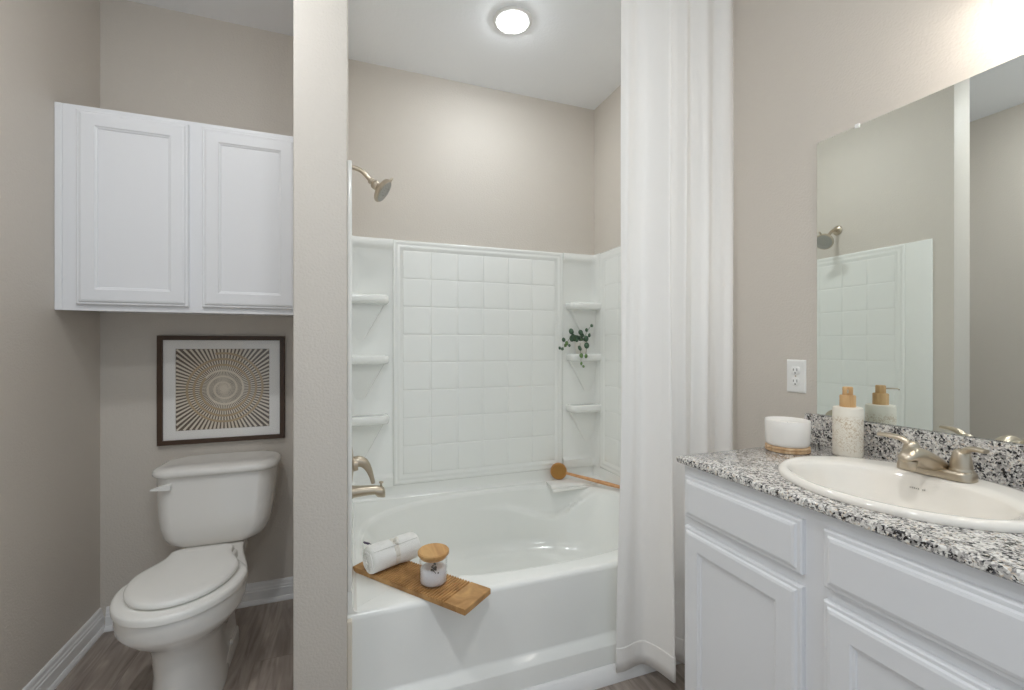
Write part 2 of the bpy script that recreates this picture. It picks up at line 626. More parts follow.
# ------------------------------------------------------------------ tub surround
def make_surround():
    t = thing('tub_surround', 'white moulded tub surround with square tile pattern and corner shelves', 'tub surround', (0.73, YB, 0.467))
    z0, z1 = 0.467, 1.802

    def panel(name, a0, a1, f, ia=0.055, ncol=6, nrow=8, zlo=None, flange=None):
        """tiled panel: a along the wall, z up, d out of the wall"""
        bm = new()
        F = lambda a, z, d: Vector(f(a, z, d))
        # raised moulded border
        nested(bm, a0, a1, z0, z1, [(0, 0.0), (0, 0.016), (0.004, 0.022), (0.012, 0.024), (0.018, 0.019), (0.024, 0.018), (0.030, 0.0205),
                                     (0.036, 0.0205), (0.042, 0.015), (ia - 0.006, 0.0125), (ia - 0.004, 0.0105)], F, cap=True, cap0=True)
        i = ia - 0.002
        wa, wz = (a1 - a0 - 2 * i) / ncol, (z1 - z0 - 2 * i) / nrow
        for c_ in range(ncol):
            for r_ in range(nrow):
                nested(bm, a0 + i + c_ * wa, a0 + i + (c_ + 1) * wa, z0 + i + r_ * wz, z0 + i + (r_ + 1) * wz,
                       [(0.0008, 0.0103), (0.0025, 0.0120), (0.006, 0.0130), (0.011, 0.0134)], F)
        return obj(name, bm, M_acr, t, angle=60)

    xb0, xb1 = 0.217, 1.240
    panel('back_panel', xb0, xb1, lambda a, z, d: (a, YB - d, z))
    for nm, s, X in (('side_panel', 1, PX1), ('side_panel', -1, XR)):
        panel(nm, 1.575, YB - 0.085, lambda a, z, d: (X + s * d * 0.6, a, z), ncol=5)
        # smooth flange out to the front edge
        bm = new()
        if s > 0:
            box(bm, X, X + 0.014, 1.452, 1.575, z0, z1, 0.004)
        else:
            box(bm, X - 0.014, X, 1.452, 1.575, z0, z1, 0.004)
        obj('front_flange', bm, M_acr, t, angle=50)
    # corner towers with three shelves each
    for (xa, xb, side) in ((PX1, xb0, -1), (xb1, XR, 1)):
        bm = new()
        # face plate, hollowed corner, coved top and foot
        xw = xa if side < 0 else xb           # at the side wall
        xo = xb if side < 0 else xa           # towards the panel
        sg = -side
        yf = YB - 0.012
        pl = []
        for z, e in ((z0, 0.020), (z0 + 0.02, 0.026), (z0 + 0.05, 0.026), (z0 + 0.062, 0.010), (z0 + 0.07, 0.004), (1.742, 0.004), (1.750, 0.010), (1.765, 0.022), (1.785, 0.024), (z1 - 0.003, 0.022), (z1, 0.016)):
            # plan of the tower: along the back wall, round the corner, along the side wall
            path = [(xo, YB - 0.0005), (xo, YB - 0.008 - e)]
            r = 0.045
            path.append((xw + sg * (r + 0.008), YB - 0.008 - e))
            for k in range(1, 6):
                an = pi / 2 * k / 6
                path.append((xw + sg * (0.008 + min(e, 0.006) + (r - min(e, 0.006)) * (1 - sin(an))), YB - 0.008 - e - 0.022 * (1 - cos(an))))
            es = min(e, 0.006)
            path.append((xw + sg * (0.008 + es), YB - 0.068))
            path.append((xw + sg * (0.008 + es), YB - 0.086))
            path.append((xw + sg * 0.0005, YB - 0.086))
            pl.append([Vector((x, y, z)) for x, y in path])
        loft(bm, pl, cap0=False, cap1=False, closed=False)
        # top cap strip and back
        vs = [Vector((xo, YB, z1)), Vector((xw, YB, z1)), Vector((xw, YB - 0.085, z1))]
        bm.faces.new([bm.verts.new(v) for v in pl[-1]] + [bm.verts.new(vs[1])])
        bm.faces.new([bm.verts.new(v) for v in reversed(pl[0])] + [bm.verts.new(Vector((xw, YB, z0)))])
        tower = obj('corner_tower', bm, M_acr, t, angle=50)
        for zs in (0.860, 1.176, 1.493):
            bm = new()
            # shelf slab with a rounded free corner and a thick lip
            xi, xe = xw + sg * 0.010, xo + (-sg) * 0.024
            yb_, yf_ = YB - 0.010, YB - 0.105
            rr = 0.035

            def plan(ins, z, dr=0.0):
                p = [(xi, yb_), (xi, yf_ + ins)]
                for k in range(7):
                    an = pi / 2 * k / 6
                    p.append((xe - sg * (rr + ins) + sg * rr * sin(an), yf_ + ins + rr - rr * cos(an)))
                p.append((xe - sg * ins, yb_))
                return [Vector((x, y, z)) for x, y in p]
            loft(bm, [plan(0.014, zs - 0.046), plan(0.005, zs - 0.042), plan(0.0, zs - 0.033), plan(0.0, zs - 0.008), plan(0.003, zs - 0.002), plan(0.009, zs),
                      plan(0.016, zs), plan(0.020, zs - 0.003)])
            # tapering bracket under the slab
            wd = abs(xe - xi)
            r1 = [(xi, yb_), (xi, yf_ + 0.055), (xi + sg * wd * 0.88, yf_ + 0.070), (xi + sg * wd * 0.92, yb_)]
            r2 = [(xi, yb_), (xi, yb_ - 0.003), (xi + sg * wd * 0.34, yb_ - 0.003), (xi + sg * wd * 0.36, yb_)]
            loft(bm, [[Vector((x, y, zs - 0.042)) for x, y in r1], [Vector((x, y, zs - 0.235)) for x, y in r2]])
            obj('shelf', bm, M_acr, tower, angle=50)


make_surround()


# ------------------------------------------------------------------ tub fittings
def make_fittings():
    y = 1.95
    xw = PX1 + 0.0005
    t = thing('wall_shower', 'brushed nickel shower head on a bent arm above the tub surround', 'shower head', (xw, y, 1.964))
    bm = new()
    lathe(bm, (xw, y, 1.966), (1, 0, 0), [(0.030, 0), (0.030, 0.003), (0.024, 0.007), (0.014, 0.012), (0, 0.013)], 32)
    obj('wall_flange', bm, M_nick, t, smooth=True)
    bm = new()
    tube(bm, catmull([(xw + 0.004, y, 1.966), (0.02, y, 1.966), (0.045, y, 1.957), (0.064, y, 1.939), (0.080, y, 1.922)], 6), 0.0095, 18)
    obj('arm', bm, M_nick, t, smooth=True)
    ax = Vector((0.72, -0.10, -0.66)).normalized()
    p = Vector((0.077, y, 1.925))
    bm = new()
    lathe(bm, p, ax, [(0.011, 0), (0.014, 0.002), (0.014, 0.012), (0.010, 0.014), (0.010, 0.017), (0.017, 0.020), (0.020, 0.028), (0.018, 0.040), (0.013, 0.046), (0, 0.047)], 28)
    obj('swivel_joint', bm, M_nick, t, smooth=True)
    q = p + ax * 0.043
    ax2 = Vector((0.80, -0.20, -0.56)).normalized()
    bm = new()
    lathe(bm, q, ax2, [(0.012, -0.003), (0.018, 0.002), (0.036, 0.010), (0.050, 0.017), (0.053, 0.022), (0.053, 0.030), (0.049, 0.034), (0, 0.034)], 40)
    obj('spray_head', bm, M_nick, t, angle=40)
    bm = new()
    lathe(bm, q + ax2 * 0.0335, ax2, [(0.046, 0), (0.046, 0.002), (0.030, 0.003), (0.028, 0.001), (0, 0.001)], 40)
    rf = circ((0, 0, 0), 1.0, 8, ax2)
    for rad, k in ((0.040, 20), (0.033, 16), (0.018, 10)):
        for c_ in circ(q + ax2 * 0.035, rad, k, ax2):
            lathe(bm, c_, ax2, [(0.0022, 0), (0.0018, 0.002), (0, 0.0022)], 6)
    obj('spray_face', bm, M_nickface, t, angle=40)
    up = (Vector((0.55, 0, 0.62)) - ax2 * Vector((0.55, 0, 0.62)).dot(ax2)).normalized()
    bm = new()
    tube(bm, [q + ax2 * 0.024 + up * 0.046, q + ax2 * 0.024 + up * 0.062, q + ax2 * 0.024 + up * 0.072], [0.006, 0.006, 0.004], 12)
    obj('selector_lever', bm, M_nick, t, smooth=True)

    t = thing('shower_valve', 'brushed nickel shower valve with curved lever above the tub spout', 'faucet', (0.001, y, 0.75))
    bm = new()
    lathe(bm, (0.0005, y, 0.735), (1, 0, 0), [(0.080, 0), (0.080, 0.003), (0.070, 0.008), (0.034, 0.012), (0.030, 0.013), (0.026, 0.030), (0, 0.031)], 44)
    obj('escutcheon', bm, M_nick, t, angle=40)
    bm = new()
    tube(bm, catmull([(0.014, y, 0.742), (0.034, y, 0.745), (0.054, y, 0.736), (0.071, y, 0.712), (0.083, y, 0.680), (0.091, y, 0.647)], 6),
         [0.024, 0.023, 0.020, 0.014, 0.010, 0.008], 18)
    obj('lever', bm, M_nick, t, smooth=True)

    t = thing('tub_spout', 'brushed nickel tub spout with a pull-up knob', 'faucet', (0.001, y, 0.62))
    bm = new()
    rings = []
    for x, zt, zb, hw in ((0.0005, 0.646, 0.594, 0.028), (0.006, 0.648, 0.592, 0.030), (0.014, 0.645, 0.596, 0.027), (0.06, 0.641, 0.600, 0.024), (0.098, 0.638, 0.600, 0.022),
                          (0.108, 0.637, 0.588, 0.021), (0.124, 0.633, 0.584, 0.020), (0.134, 0.627, 0.583, 0.018), (0.139, 0.615, 0.584, 0.013)):
        rings.append([Vector((x, y + hw * cos(2 * pi * k / 20), (zt + zb) / 2 + (zt - zb) / 2 * sin(2 * pi * k / 20))) for k in range(20)])
    loft(bm, rings)
    obj('spout', bm, M_nick, t, angle=60)
    bm = new()
    lathe(bm, (0.123, y, 0.630), (0, 0, 1), [(0.004, 0), (0.004, 0.014), (0.009, 0.016), (0.009, 0.021), (0, 0.023)], 16)
    obj('diverter_knob', bm, M_nick, t, smooth=True)


make_fittings()


# ------------------------------------------------------------------ shower curtain on its rod
def make_curtain():
    yr, zr = 1.428, 2.705
    t = thing('curtain_rod', 'straight metal curtain rod high above the tub front', 'curtain rod', (0.73, yr, zr))
    bm = new(); tube(bm, [(PX1 + 0.001, yr, zr), (XR - 0.001, yr, zr)], 0.0125, 20); obj('rod', bm, M_rod, t, smooth=True)
    for x, d in ((PX1 + 0.0005, 1), (XR - 0.0005, -1)):
        bm = new(); lathe(bm, (x, yr, zr), (d, 0, 0), [(0.025, 0), (0.025, 0.006), (0.018, 0.012), (0.0165, 0.03), (0, 0.03)], 28); obj('end_flange', bm, M_rod, t, angle=40)
    top = [(0.957, 1.420), (0.975, 1.408), (1.000, 1.412), (1.030, 1.424), (1.062, 1.412), (1.090, 1.370), (1.110, 1.332), (1.128, 1.352), (1.150, 1.384), (1.175, 1.376), (1.200, 1.352),
           (1.226, 1.368), (1.254, 1.388), (1.284, 1.374), (1.312, 1.362), (1.342, 1.376), (1.374, 1.390), (1.404, 1.376), (1.436, 1.368), (1.467, 1.386)]
    bot = [(0.899, 1.366), (0.925, 1.362), (0.955, 1.366), (0.990, 1.372), (1.022, 1.366), (1.047, 1.318), (1.064, 1.254), (1.080, 1.310), (1.100, 1.365), (1.132, 1.362), (1.165, 1.318),
           (1.190, 1.345), (1.225, 1.378), (1.260, 1.352), (1.290, 1.322), (1.325, 1.355), (1.360, 1.380), (1.395, 1.354), (1.430, 1.340), (1.460, 1.372)]
    way = lambda z: 0.12 * (zt - z) / (zt - zb) + 0.88 * (1 - (lambda q: q * q * (3 - 2 * q))(min(1.0, max(0.0, (z - zb) / 1.0))))
    A = catmull([(x, y, 0) for x, y in top], 8)
    B = catmull([(x, y, 0) for x, y in bot], 8)
    zt, zb = 2.680, 0.052
    rows = 60
    bm = new()
    rings = []
    for r in range(rows + 1):
        f = r / rows
        z = zt + (zb - zt) * f
        ring = []
        for k, (p, q) in enumerate(zip(A, B)):
            g = way(z)
            v = p.lerp(q, g)
            v.y += 0.004 * sin(7 * f + k * 0.35) * sin(pi * f) 
            v.z = z
            ring.append(v)
        # hem seam: a stitched double layer a little proud
        rings.append(ring)
    loft(bm, rings, cap0=False, cap1=False, closed=False)
    o = obj('shower_curtain', bm, M_curtain, smooth=True)
    tag(o, 'long white linen shower curtain gathered between the tub and the vanity', 'shower curtain')
    s = o.modifiers.new('thick', 'SOLIDIFY'); s.thickness = 0.0022; s.offset = 0
    # hem band as a part of the curtain
    bm = new()
    zh0, zh1 = zb - 0.001, zb + 0.085
    fr = lambda z: (zt - z) / (zt - zb)
    prof = []
    for z in (zh0, zb + 0.04, zh1 - 0.003, zh1):
        f = min(1.0, fr(z)); g = way(z)
        ring = []
        for k, (p, q) in enumerate(zip(A, B)):
            v = p.lerp(q, g); v.z = z
            v.y += 0.004 * sin(7 * f + k * 0.35) * sin(pi * f) 
            ring.append(v)
        prof.append(ring)
    loft(bm, prof, cap0=False, cap1=False, closed=False)
    h = obj('hem', bm, M_curtain, o, smooth=True)
    s = h.modifiers.new('thick', 'SOLIDIFY'); s.thickness = 0.0058; s.offset = 0
    for x, y in top[1::2]:
        bm = new()
        pts = [Vector((x, yr + (0.018) * sin(a), zr - 0.006 + 0.024 * cos(a))) for a in [2 * pi * k / 20 for k in range(21)]]
        tube(bm, pts, 0.0018, 8)
        obj('ring', bm, M_rod, o, smooth=True)


make_curtain()


# ------------------------------------------------------------------ toilet
def make_toilet():
    cx = -0.535
    t = thing('toilet', 'white two-piece toilet with closed lid on the plank floor', 'toilet', (cx, 1.95, 0))

    def egg(z, yf, yb, hw, nk, ym=None, c=0.05, n=40):
        """egg plan: round front, widest at ym, running back to a neck of half width nk at yb"""
        ym = ym if ym is not None else yf + hw * 1.25
        right = []
        for k in range(n + 1):
            a = pi / 2 * k / n
            right.append((hw * sin(a), ym - (ym - yf) * cos(a)))
        m = n
        for k in range(1, m + 1):
            f = k / m
            y = ym + (yb - ym) * f
            s = 0.5 - 0.5 * cos(pi * min(1, f / 0.8))
            w = hw + (nk - hw) * s
            if f > 0.9:
                w -= nk * 0.25 * ((f - 0.9) / 0.1) ** 2
            right.append((w, y))
        pts = [Vector((cx + w, y, z)) for w, y in right]
        pts += [Vector((cx - w, y, z)) for w, y in reversed(right[1:])]
        return pts

    bm = new()
    loft(bm, [
        egg(0.0, 1.694, 2.17, 0.108, 0.085, 1.86), egg(0.012, 1.694, 2.17, 0.108, 0.085, 1.86), egg(0.05, 1.702, 2.165, 0.100, 0.088, 1.88),
        egg(0.14, 1.708, 2.16, 0.094, 0.080, 1.88), egg(0.215, 1.705, 2.16, 0.100, 0.084, 1.87), egg(0.25, 1.690, 2.17, 0.112, 0.09, 1.86),
        egg(0.275, 1.665, 2.19, 0.134, 0.096, 1.84), egg(0.300, 1.635, 2.22, 0.158, 0.100, 1.82), egg(0.320, 1.617, 2.25, 0.172, 0.104, 1.82),
        egg(0.332, 1.610, 2.27, 0.1775, 0.106, 1.82), egg(0.342, 1.609, 2.28, 0.178, 0.107, 1.82), egg(0.352, 1.606, 2.29, 0.181, 0.108, 1.82),
        egg(0.385, 1.606, 2.30, 0.181, 0.108, 1.82), egg(0.389, 1.608, 2.30, 0.180, 0.107, 1.82), egg(0.3915, 1.618, 2.295, 0.172, 0.10, 1.82)], 'mirror', 'mirror')
    obj('bowl', bm, M_porc, t, angle=60)
    # foot flange at the rear
    bm = new()
    loft(bm, [rrect(cx, 1.985, 0.101, 0.180, 0.05, 0.0), rrect(cx, 1.985, 0.101, 0.180, 0.05, 0.042), rrect(cx, 1.985, 0.098, 0.177, 0.048, 0.052), rrect(cx, 1.985, 0.088, 0.165, 0.042, 0.056)])
    obj('foot', bm, M_porc, t, angle=50)

    def ring_seat(z0, z1, yf, yb, hw, nk, ym, rnd):
        return [egg(z0, yf + rnd, yb, hw - rnd, nk, ym), egg(z0 + rnd * 0.4, yf + 0.001, yb, hw - 0.001, nk, ym), egg(z1 - rnd, yf, yb, hw, nk, ym),
                egg(z1 - rnd * 0.35, yf + rnd * 0.35, yb, hw - rnd * 0.35, nk - rnd * 0.3, ym), egg(z1, yf + rnd * 1.2, yb, hw - rnd * 1.2, nk - rnd, ym)]
    bm = new(); loft(bm, ring_seat(0.392, 0.421, 1.592, 2.045, 0.187, 0.115, 1.82, 0.009), 'mirror', 'mirror'); obj('seat', bm, M_seat, t, angle=60)
    bm = new()
    r = ring_seat(0.424, 0.445, 1.628, 2.035, 0.158, 0.105, 1.83, 0.009)
    r += [egg(0.4475, 1.66, 2.025, 0.13, 0.085, 1.83), egg(0.449, 1.73, 1.99, 0.06, 0.04, 1.84)]
    loft(bm, r, 'mirror', 'mirror')
    obj('seat_lid', bm, M_seat, t, angle=60)
    for s in (-1, 1):
        bm = new()
        box(bm, cx + s * 0.050 - 0.018, cx + s * 0.050 + 0.018, 2.028, 2.056, 0.398, 0.432, 0.009, 3)
        obj('hinge', bm, M_seat, t, angle=50)
    # tank
    def tk(z, hw, yf, r, bow):
        yb = 2.386
        out = []
        for p in rrect(cx, (yf + yb) / 2, hw, (yb - yf) / 2, r, z, 10):
            u = (p.x - cx) / hw
            if p.y < (yf + yb) / 2:
                k = ((yf + yb) / 2 - p.y) / ((yb - yf) / 2)
                p.y -= bow * (1 - u * u) * k
            out.append(p)
        return out
    bm = new()
    loft(bm, [tk(0.392, 0.110, 2.190, 0.06, 0.006), tk(0.394, 0.132, 2.178, 0.06, 0.008), tk(0.400, 0.155, 2.168, 0.06, 0.012), tk(0.414, 0.175, 2.160, 0.06, 0.015), tk(0.438, 0.191, 2.158, 0.06, 0.018),
              tk(0.480, 0.203, 2.160, 0.06, 0.020), tk(0.532, 0.210, 2.166, 0.06, 0.020), tk(0.60, 0.215, 2.172, 0.06, 0.020), tk(0.690, 0.220, 2.178, 0.06, 0.020)])
    obj('tank', bm, M_porc, t, angle=60)
    bm = new()
    loft(bm, [tk(0.6875, 0.221, 2.172, 0.062, 0.022), tk(0.689, 0.227, 2.166, 0.065, 0.022), tk(0.695, 0.231, 2.161, 0.066, 0.022), tk(0.706, 0.231, 2.160, 0.066, 0.022), tk(0.716, 0.227, 2.165, 0.065, 0.022),
              tk(0.7225, 0.217, 2.174, 0.06, 0.021), tk(0.7262, 0.200, 2.190, 0.055, 0.02), tk(0.7280, 0.16, 2.22, 0.045, 0.012), tk(0.7285, 0.08, 2.26, 0.03, 0.006)])
    obj('tank_lid', bm, M_porc, t, angle=60)
    bm = new()
    lathe(bm, (cx - 0.160, 2.172, 0.654), (0, -1, 0), [(0.012, 0), (0.012, 0.010), (0.008, 0.014), (0, 0.014)], 18)
    rings = []
    for f, h0, h1 in ((0, 0.015, 0.013), (0.25, 0.014, 0.013), (0.5, 0.011, 0.011), (0.8, 0.006, 0.007), (1.0, 0.002, 0.003)):
        x = cx - 0.146 - 0.068 * f
        y = 2.152 + 0.0 * f
        z = 0.654 - 0.004 * f
        rings.append([Vector((x, y + 0.005, z - h1)), Vector((x, y - 0.006, z - h1 * 0.7)), Vector((x, y - 0.006, z + h0 * 0.7)), Vector((x, y + 0.005, z + h0))])
    loft(bm, rings)
    obj('flush_lever', bm, M_plast, t, angle=50)
    for s in (-1, 1):
        bm = new()
        lathe(bm, (cx + s * 0.090, 2.02, 0.050), (0, 0, 1), [(0.010, 0), (0.010, 0.008), (0.007, 0.014), (0, 0.016)], 18)
        obj('bolt_cap', bm, M_plast, t, smooth=True)


make_toilet()


# ------------------------------------------------------------------ cabinets
DOOR_EDGE = [(0, 0), (0, 0.010), (0.003, 0.013), (0.009, 0.013), (0.012, 0.0175), (0.018, 0.0195), (0.024, 0.0195)]


def door(name, a0, a1, b0, b1, f, parent, stile=0.056):
    bm = new()
    prof = DOOR_EDGE + [(stile, 0.0195), (stile + 0.003, 0.0165), (stile + 0.008, 0.0150), (stile + 0.010, 0.0115)]
    nested(bm, a0, a1, b0, b1, prof, f, cap=False, cap0=True)
    d = obj(name, bm, M_cab, parent)
    bm = new()
    i = stile + 0.010
    nested(bm, a0 + i, a1 - i, b0 + i, b1 - i, [(-0.001, 0.010), (-0.001, 0.0115), (0.002, 0.0118)], f, cap0=True)
    obj('panel', bm, M_cab, d)
    return d


def wall_cabinet():
    yf = 2.083
    x0, x1 = XL + 0.001, PX0 - 0.001
    z0, z1 = 1.358, 2.116
    t = thing('wall_cabinet', 'white two-door wall cabinet mounted above the toilet', 'cabinet', ((x0 + x1) / 2, YT, z0))
    bm = new()
    box(bm, x0 + 0.022, x1, yf + 0.018, YT - 0.001, z0 + 0.012, z1)
    obj('body', bm, M_cab, t)
    bm = new()
    box(bm, x0, x0 + 0.0215, yf - 0.002, yf + 0.018, z0, z1, 0.002)
    obj('filler_strip', bm, M_cab, t)
    bm = new()
    fx0 = x0 + 0.022
    for a, b, c, d in ((fx0, fx0 + 0.063, z0, z1), (x1 - 0.05, x1, z0, z1), (-0.60, -0.55, z0, z1)):
        box(bm, a, b, yf, yf + 0.0185, c, d, 0.001)
    for c, d in ((z0, z0 + 0.045), (z1 - 0.045, z1)):
        box(bm, fx0, x1, yf + 0.0002, yf + 0.0183, c, d)
    obj('face_frame', bm, M_cab, t)
    f = lambda a, b, d: Vector((a, yf - d, b))
    door('door', -0.945, -0.598, 1.380, 2.098, f, t)
    door('door', -0.553, -0.215, 1.380, 2.098, f, t)


wall_cabinet()


def vanity():
    xf = 0.936                      # face of the frame
    y1, y0 = 1.060, -0.08
    zt = 0.8795
    t = thing('vanity_cabinet', 'white vanity cabinet with panel doors under the granite counter', 'cabinet', (1.2, 0.6, 0))
    bm = new()
    box(bm, xf + 0.018, XR - 0.001, y1 - 0.018, y1, 0.10, zt - 0.002)
    box(bm, xf + 0.018, XR - 0.001, y0, y0 + 0.018, 0.10, zt - 0.002)
    box(bm, xf + 0.018, XR - 0.001, y0 + 0.018, y1 - 0.018, 0.10, 0.118)
    box(bm, XR - 0.019, XR - 0.001, y0 + 0.018, y1 - 0.018, 0.118, zt - 0.002)
    box(bm, xf + 0.075, XR - 0.001, y0 + 0.001, y1 - 0.001, 0.0, 0.101)
    obj('body', bm, M_cab, t)
    bm = new()
    for a, b in ((y1 - 0.022, y1), (0.632, 0.690), (y0, y0 + 0.03)):
        box(bm, xf, xf + 0.0185, a, b, 0.10, zt, 0.0008)
    for c, d in ((zt - 0.046, zt), (0.690, 0.735), (0.10, 0.14)):
        box(bm, xf + 0.0003, xf + 0.018, y0, y1, c, d)
    obj('face_frame', bm, M_cab, t)
    f = lambda a, b, d: Vector((xf - d, a, b))
    DR = [(0, 0), (0, 0.010), (0.003, 0.013), (0.010, 0.013), (0.013, 0.0175), (0.019, 0.0195), (0.026, 0.0195), (0.030, 0.0195)]
    for a0, a1 in ((0.688, 1.046), (-0.066, 0.641)):
        bm = new()
        nested(bm, a0, a1, 0.728, 0.848, DR, f, cap0=True)
        obj('drawer_front', bm, M_cab, t)
    door('door', 0.688, 1.046, 0.125, 0.701, f, t)
    door('door', 0.292, 0.641, 0.125, 0.701, f, t)
    door('door', -0.066, 0.282, 0.125, 0.701, f, t)


vanity()

SX, SY, SA, SB = 1.186, 0.650, 0.219, 0.251     # sink


def ell(cx, cy, a, b, z, n=72, p=2.0):
    out = []
    for k in range(n):
        th = 2 * pi * k / n
        c_, s_ = cos(th), sin(th)
        kk = 1 / ((abs(c_) / a) ** p + (abs(s_) / b) ** p) ** (1 / p)
        out.append(Vector((cx + kk * c_, cy + kk * s_, z)))
    return out


def countertop():
    t = thing('countertop', 'speckled black and white granite countertop with backsplash', 'countertop', (1.19, 0.6, 0.864))
    x0, x1, y0, y1 = 0.915, XR - 0.0005, -0.09, 1.072
    za, zb = 0.880, CT
    n = 72
    hole = ell(SX, SY, SA - 0.022, SB - 0.022, zb, n)

    def rect(z, ins):
        out = []
        angs = [2 * pi * k / n for k in range(n)]
        for X, Y in ((x0, y0), (x1, y0), (x1, y1), (x0, y1)):
            ca = atan2(Y - SY, X - SX) % (2 * pi)
            i = min(range(n), key=lambda k: abs((angs[k] - ca + pi) % (2 * pi) - pi))
            angs[i] = ca
        for th in angs:
            dx, dy = cos(th), sin(th)
            k = 1e9
            if dx > 1e-9: k = min(k, (x1 - SX) / dx)
            if dx < -1e-9: k = min(k, (x0 + ins - SX) / dx)
            if dy > 1e-9: k = min(k, (y1 - ins - SY) / dy)
            if dy < -1e-9: k = min(k, (y0 + ins - SY) / dy)
            out.append(Vector((SX + dx * k, SY + dy * k, z)))
        return out
    bm = new()
    lo = [Vector((p.x, p.y, za)) for p in hole]
    loft(bm, [lo, rect(za, 0.004), rect(za + 0.004, 0.0), rect(zb - 0.006, 0.0), rect(zb - 0.0015, 0.0025), rect(zb, 0.006), hole, lo], cap0=False, cap1=False)
    bmesh.ops.remove_doubles(bm, verts=bm.verts, dist=1e-6)
    obj('slab', bm, M_gran, t, angle=40)
    bm = new()
    box(bm, XR - 0.021, XR - 0.0005, y0, 1.072, CT, 0.998, 0.002)
    obj('backsplash', bm, M_gran, t, angle=40)


countertop()


def sink():
    t = thing('sink', 'off white oval drop-in sink set in the granite counter', 'sink', (SX, SY, CT))
    bm = new()
    z = CT
    ix, iy = SX - 0.036, SY
    rings = [ell(SX, SY, SA - 0.028, SB - 0.028, z - 0.02), ell(SX, SY, SA - 0.026, SB - 0.026, z + 0.0006), ell(SX, SY, SA - 0.001, SB - 0.001, z + 0.0006), ell(SX, SY, SA, SB, z + 0.006), ell(SX, SY, SA - 0.003, SB - 0.003, z + 0.012),
             ell(SX, SY, SA - 0.010, SB - 0.010, z + 0.016), ell(SX - 0.003, SY, SA - 0.020, SB - 0.020, z + 0.0165),
             ell(SX - 0.020, iy, 0.178, 0.218, z + 0.014), ell(ix, iy, 0.160, 0.206, z + 0.011), ell(ix, iy, 0.155, 0.201, z + 0.005),
             ell(ix, iy, 0.150, 0.195, z - 0.008), ell(ix, iy, 0.138, 0.180, z - 0.045), ell(ix, iy, 0.120, 0.156, z - 0.085), ell(ix, iy, 0.090, 0.117, z - 0.118),
             ell(ix, iy, 0.050, 0.062, z - 0.133), ell(ix, iy, 0.022, 0.022, z - 0.138)]
    loft(bm, rings, cap0=False)
    obj('basin', bm, M_sink, t, angle=70)
    bm = new()
    lathe(bm, (ix, iy, z - 0.1378), (0, 0, 1), [(0.024, 0), (0.024, 0.002), (0.018, 0.004), (0.016, 0.003), (0, 0.003)], 28)
    obj('drain', bm, M_nick, t, smooth=True)
    # small printed mark on the rear inner wall
    bm = new()
    th0 = radians(2)
    k = 0
    for i in range(9):
        if i in (5, 8):
            continue
        yy = iy + 0.034 - i * 0.0040
        dy = (yy - iy)
        zc = z - 0.019
        fx = 0.1465 * sqrt(max(0, 1 - (dy / 0.191) ** 2))
        x = ix + fx - 0.0014
        box(bm, x - 0.0006, x + 0.0006, yy - 0.0010, yy + 0.0010, zc - 0.0018, zc + (0.0018 if i % 3 else 0.001))
    obj('printed_mark', bm, M_ink, t)


sink()


def bath_faucet():
    cx, cy, z = 1.345, 0.660, CT + 0.0155
    t = thing('bathroom_faucet', 'brushed nickel two-handle faucet on the sink deck', 'faucet', (cx, cy, z))
    bm = new()
    loft(bm, [rrect(cx, cy, 0.028, 0.075, 0.022, z - 0.001), rrect(cx, cy, 0.028, 0.075, 0.022, z + 0.012), rrect(cx, cy, 0.0255, 0.0725, 0.020, z + 0.018), rrect(cx, cy, 0.023, 0.070, 0.018, z + 0.020)])
    obj('base_plate', bm, M_nick, t, angle=40)
    # spout: broad at the root, swelling to a round nose that turns down
    bm = new()
    prof = [(1.372, 0.012, 0.022, 0.016), (1.366, 0.008, 0.028, 0.023), (1.350, 0.008, 0.038, 0.028), (1.330, 0.010, 0.049, 0.029), (1.308, 0.012, 0.060, 0.027), (1.288, 0.024, 0.067, 0.0235), (1.270, 0.034, 0.0705, 0.0215),
            (1.254, 0.039, 0.070, 0.020), (1.240, 0.040, 0.066, 0.0185), (1.228, 0.040, 0.059, 0.0155), (1.220, 0.041, 0.050, 0.010)]
    rings = []
    for x, b_, t_, hw in prof:
        ring = []
        for k in range(28):
            an = 2 * pi * k / 28
            sn = sin(an)
            wd = hw * (abs(cos(an)) ** 0.8) * (1 if cos(an) > 0 else -1) * (1.0 - 0.18 * max(0, sn))
            ring.append(Vector((x, cy + wd, z + (b_ + t_) / 2 + (t_ - b_) / 2 * sn)))
        rings.append(ring)
    loft(bm, rings)
    s_ = obj('spout', bm, M_nick, t, smooth=True)
    bm = new()
    lathe(bm, (1.240, cy, z + 0.023), (0.1, 0, 1), [(0.012, 0.001), (0.0145, 0), (0.0155, 0.003), (0.0155, 0.012), (0.0165, 0.013), (0.0165, 0.018), (0, 0.018)], 26)
    obj('aerator', bm, M_nick, s_, angle=40)
    for sg in (-1, 1):
        hy = cy + sg * 0.049
        ll = 1.0 if sg > 0 else 0.78
        bm = new()
        lathe(bm, (cx, hy, z + 0.019), (0, 0, 1), [(0.0225, 0), (0.0225, 0.004), (0.0205, 0.006), (0.0205, 0.009), (0.0200, 0.018), (0.0180, 0.030), (0.0150, 0.042), (0.0105, 0.050), (0, 0.053)], 30)
        tube(bm, catmull([(cx, hy, z + 0.058), (cx - 0.004, hy + sg * 0.020 * ll, z + 0.073), (cx - 0.012, hy + sg * 0.042 * ll, z + 0.077), (cx - 0.018, hy + sg * 0.066 * ll, z + 0.077)], 6), [0.0125, 0.0115, 0.0095, 0.0075], 16, flat=0.62)
        obj('handle', bm, M_nick, t, angle=50)


bath_faucet()


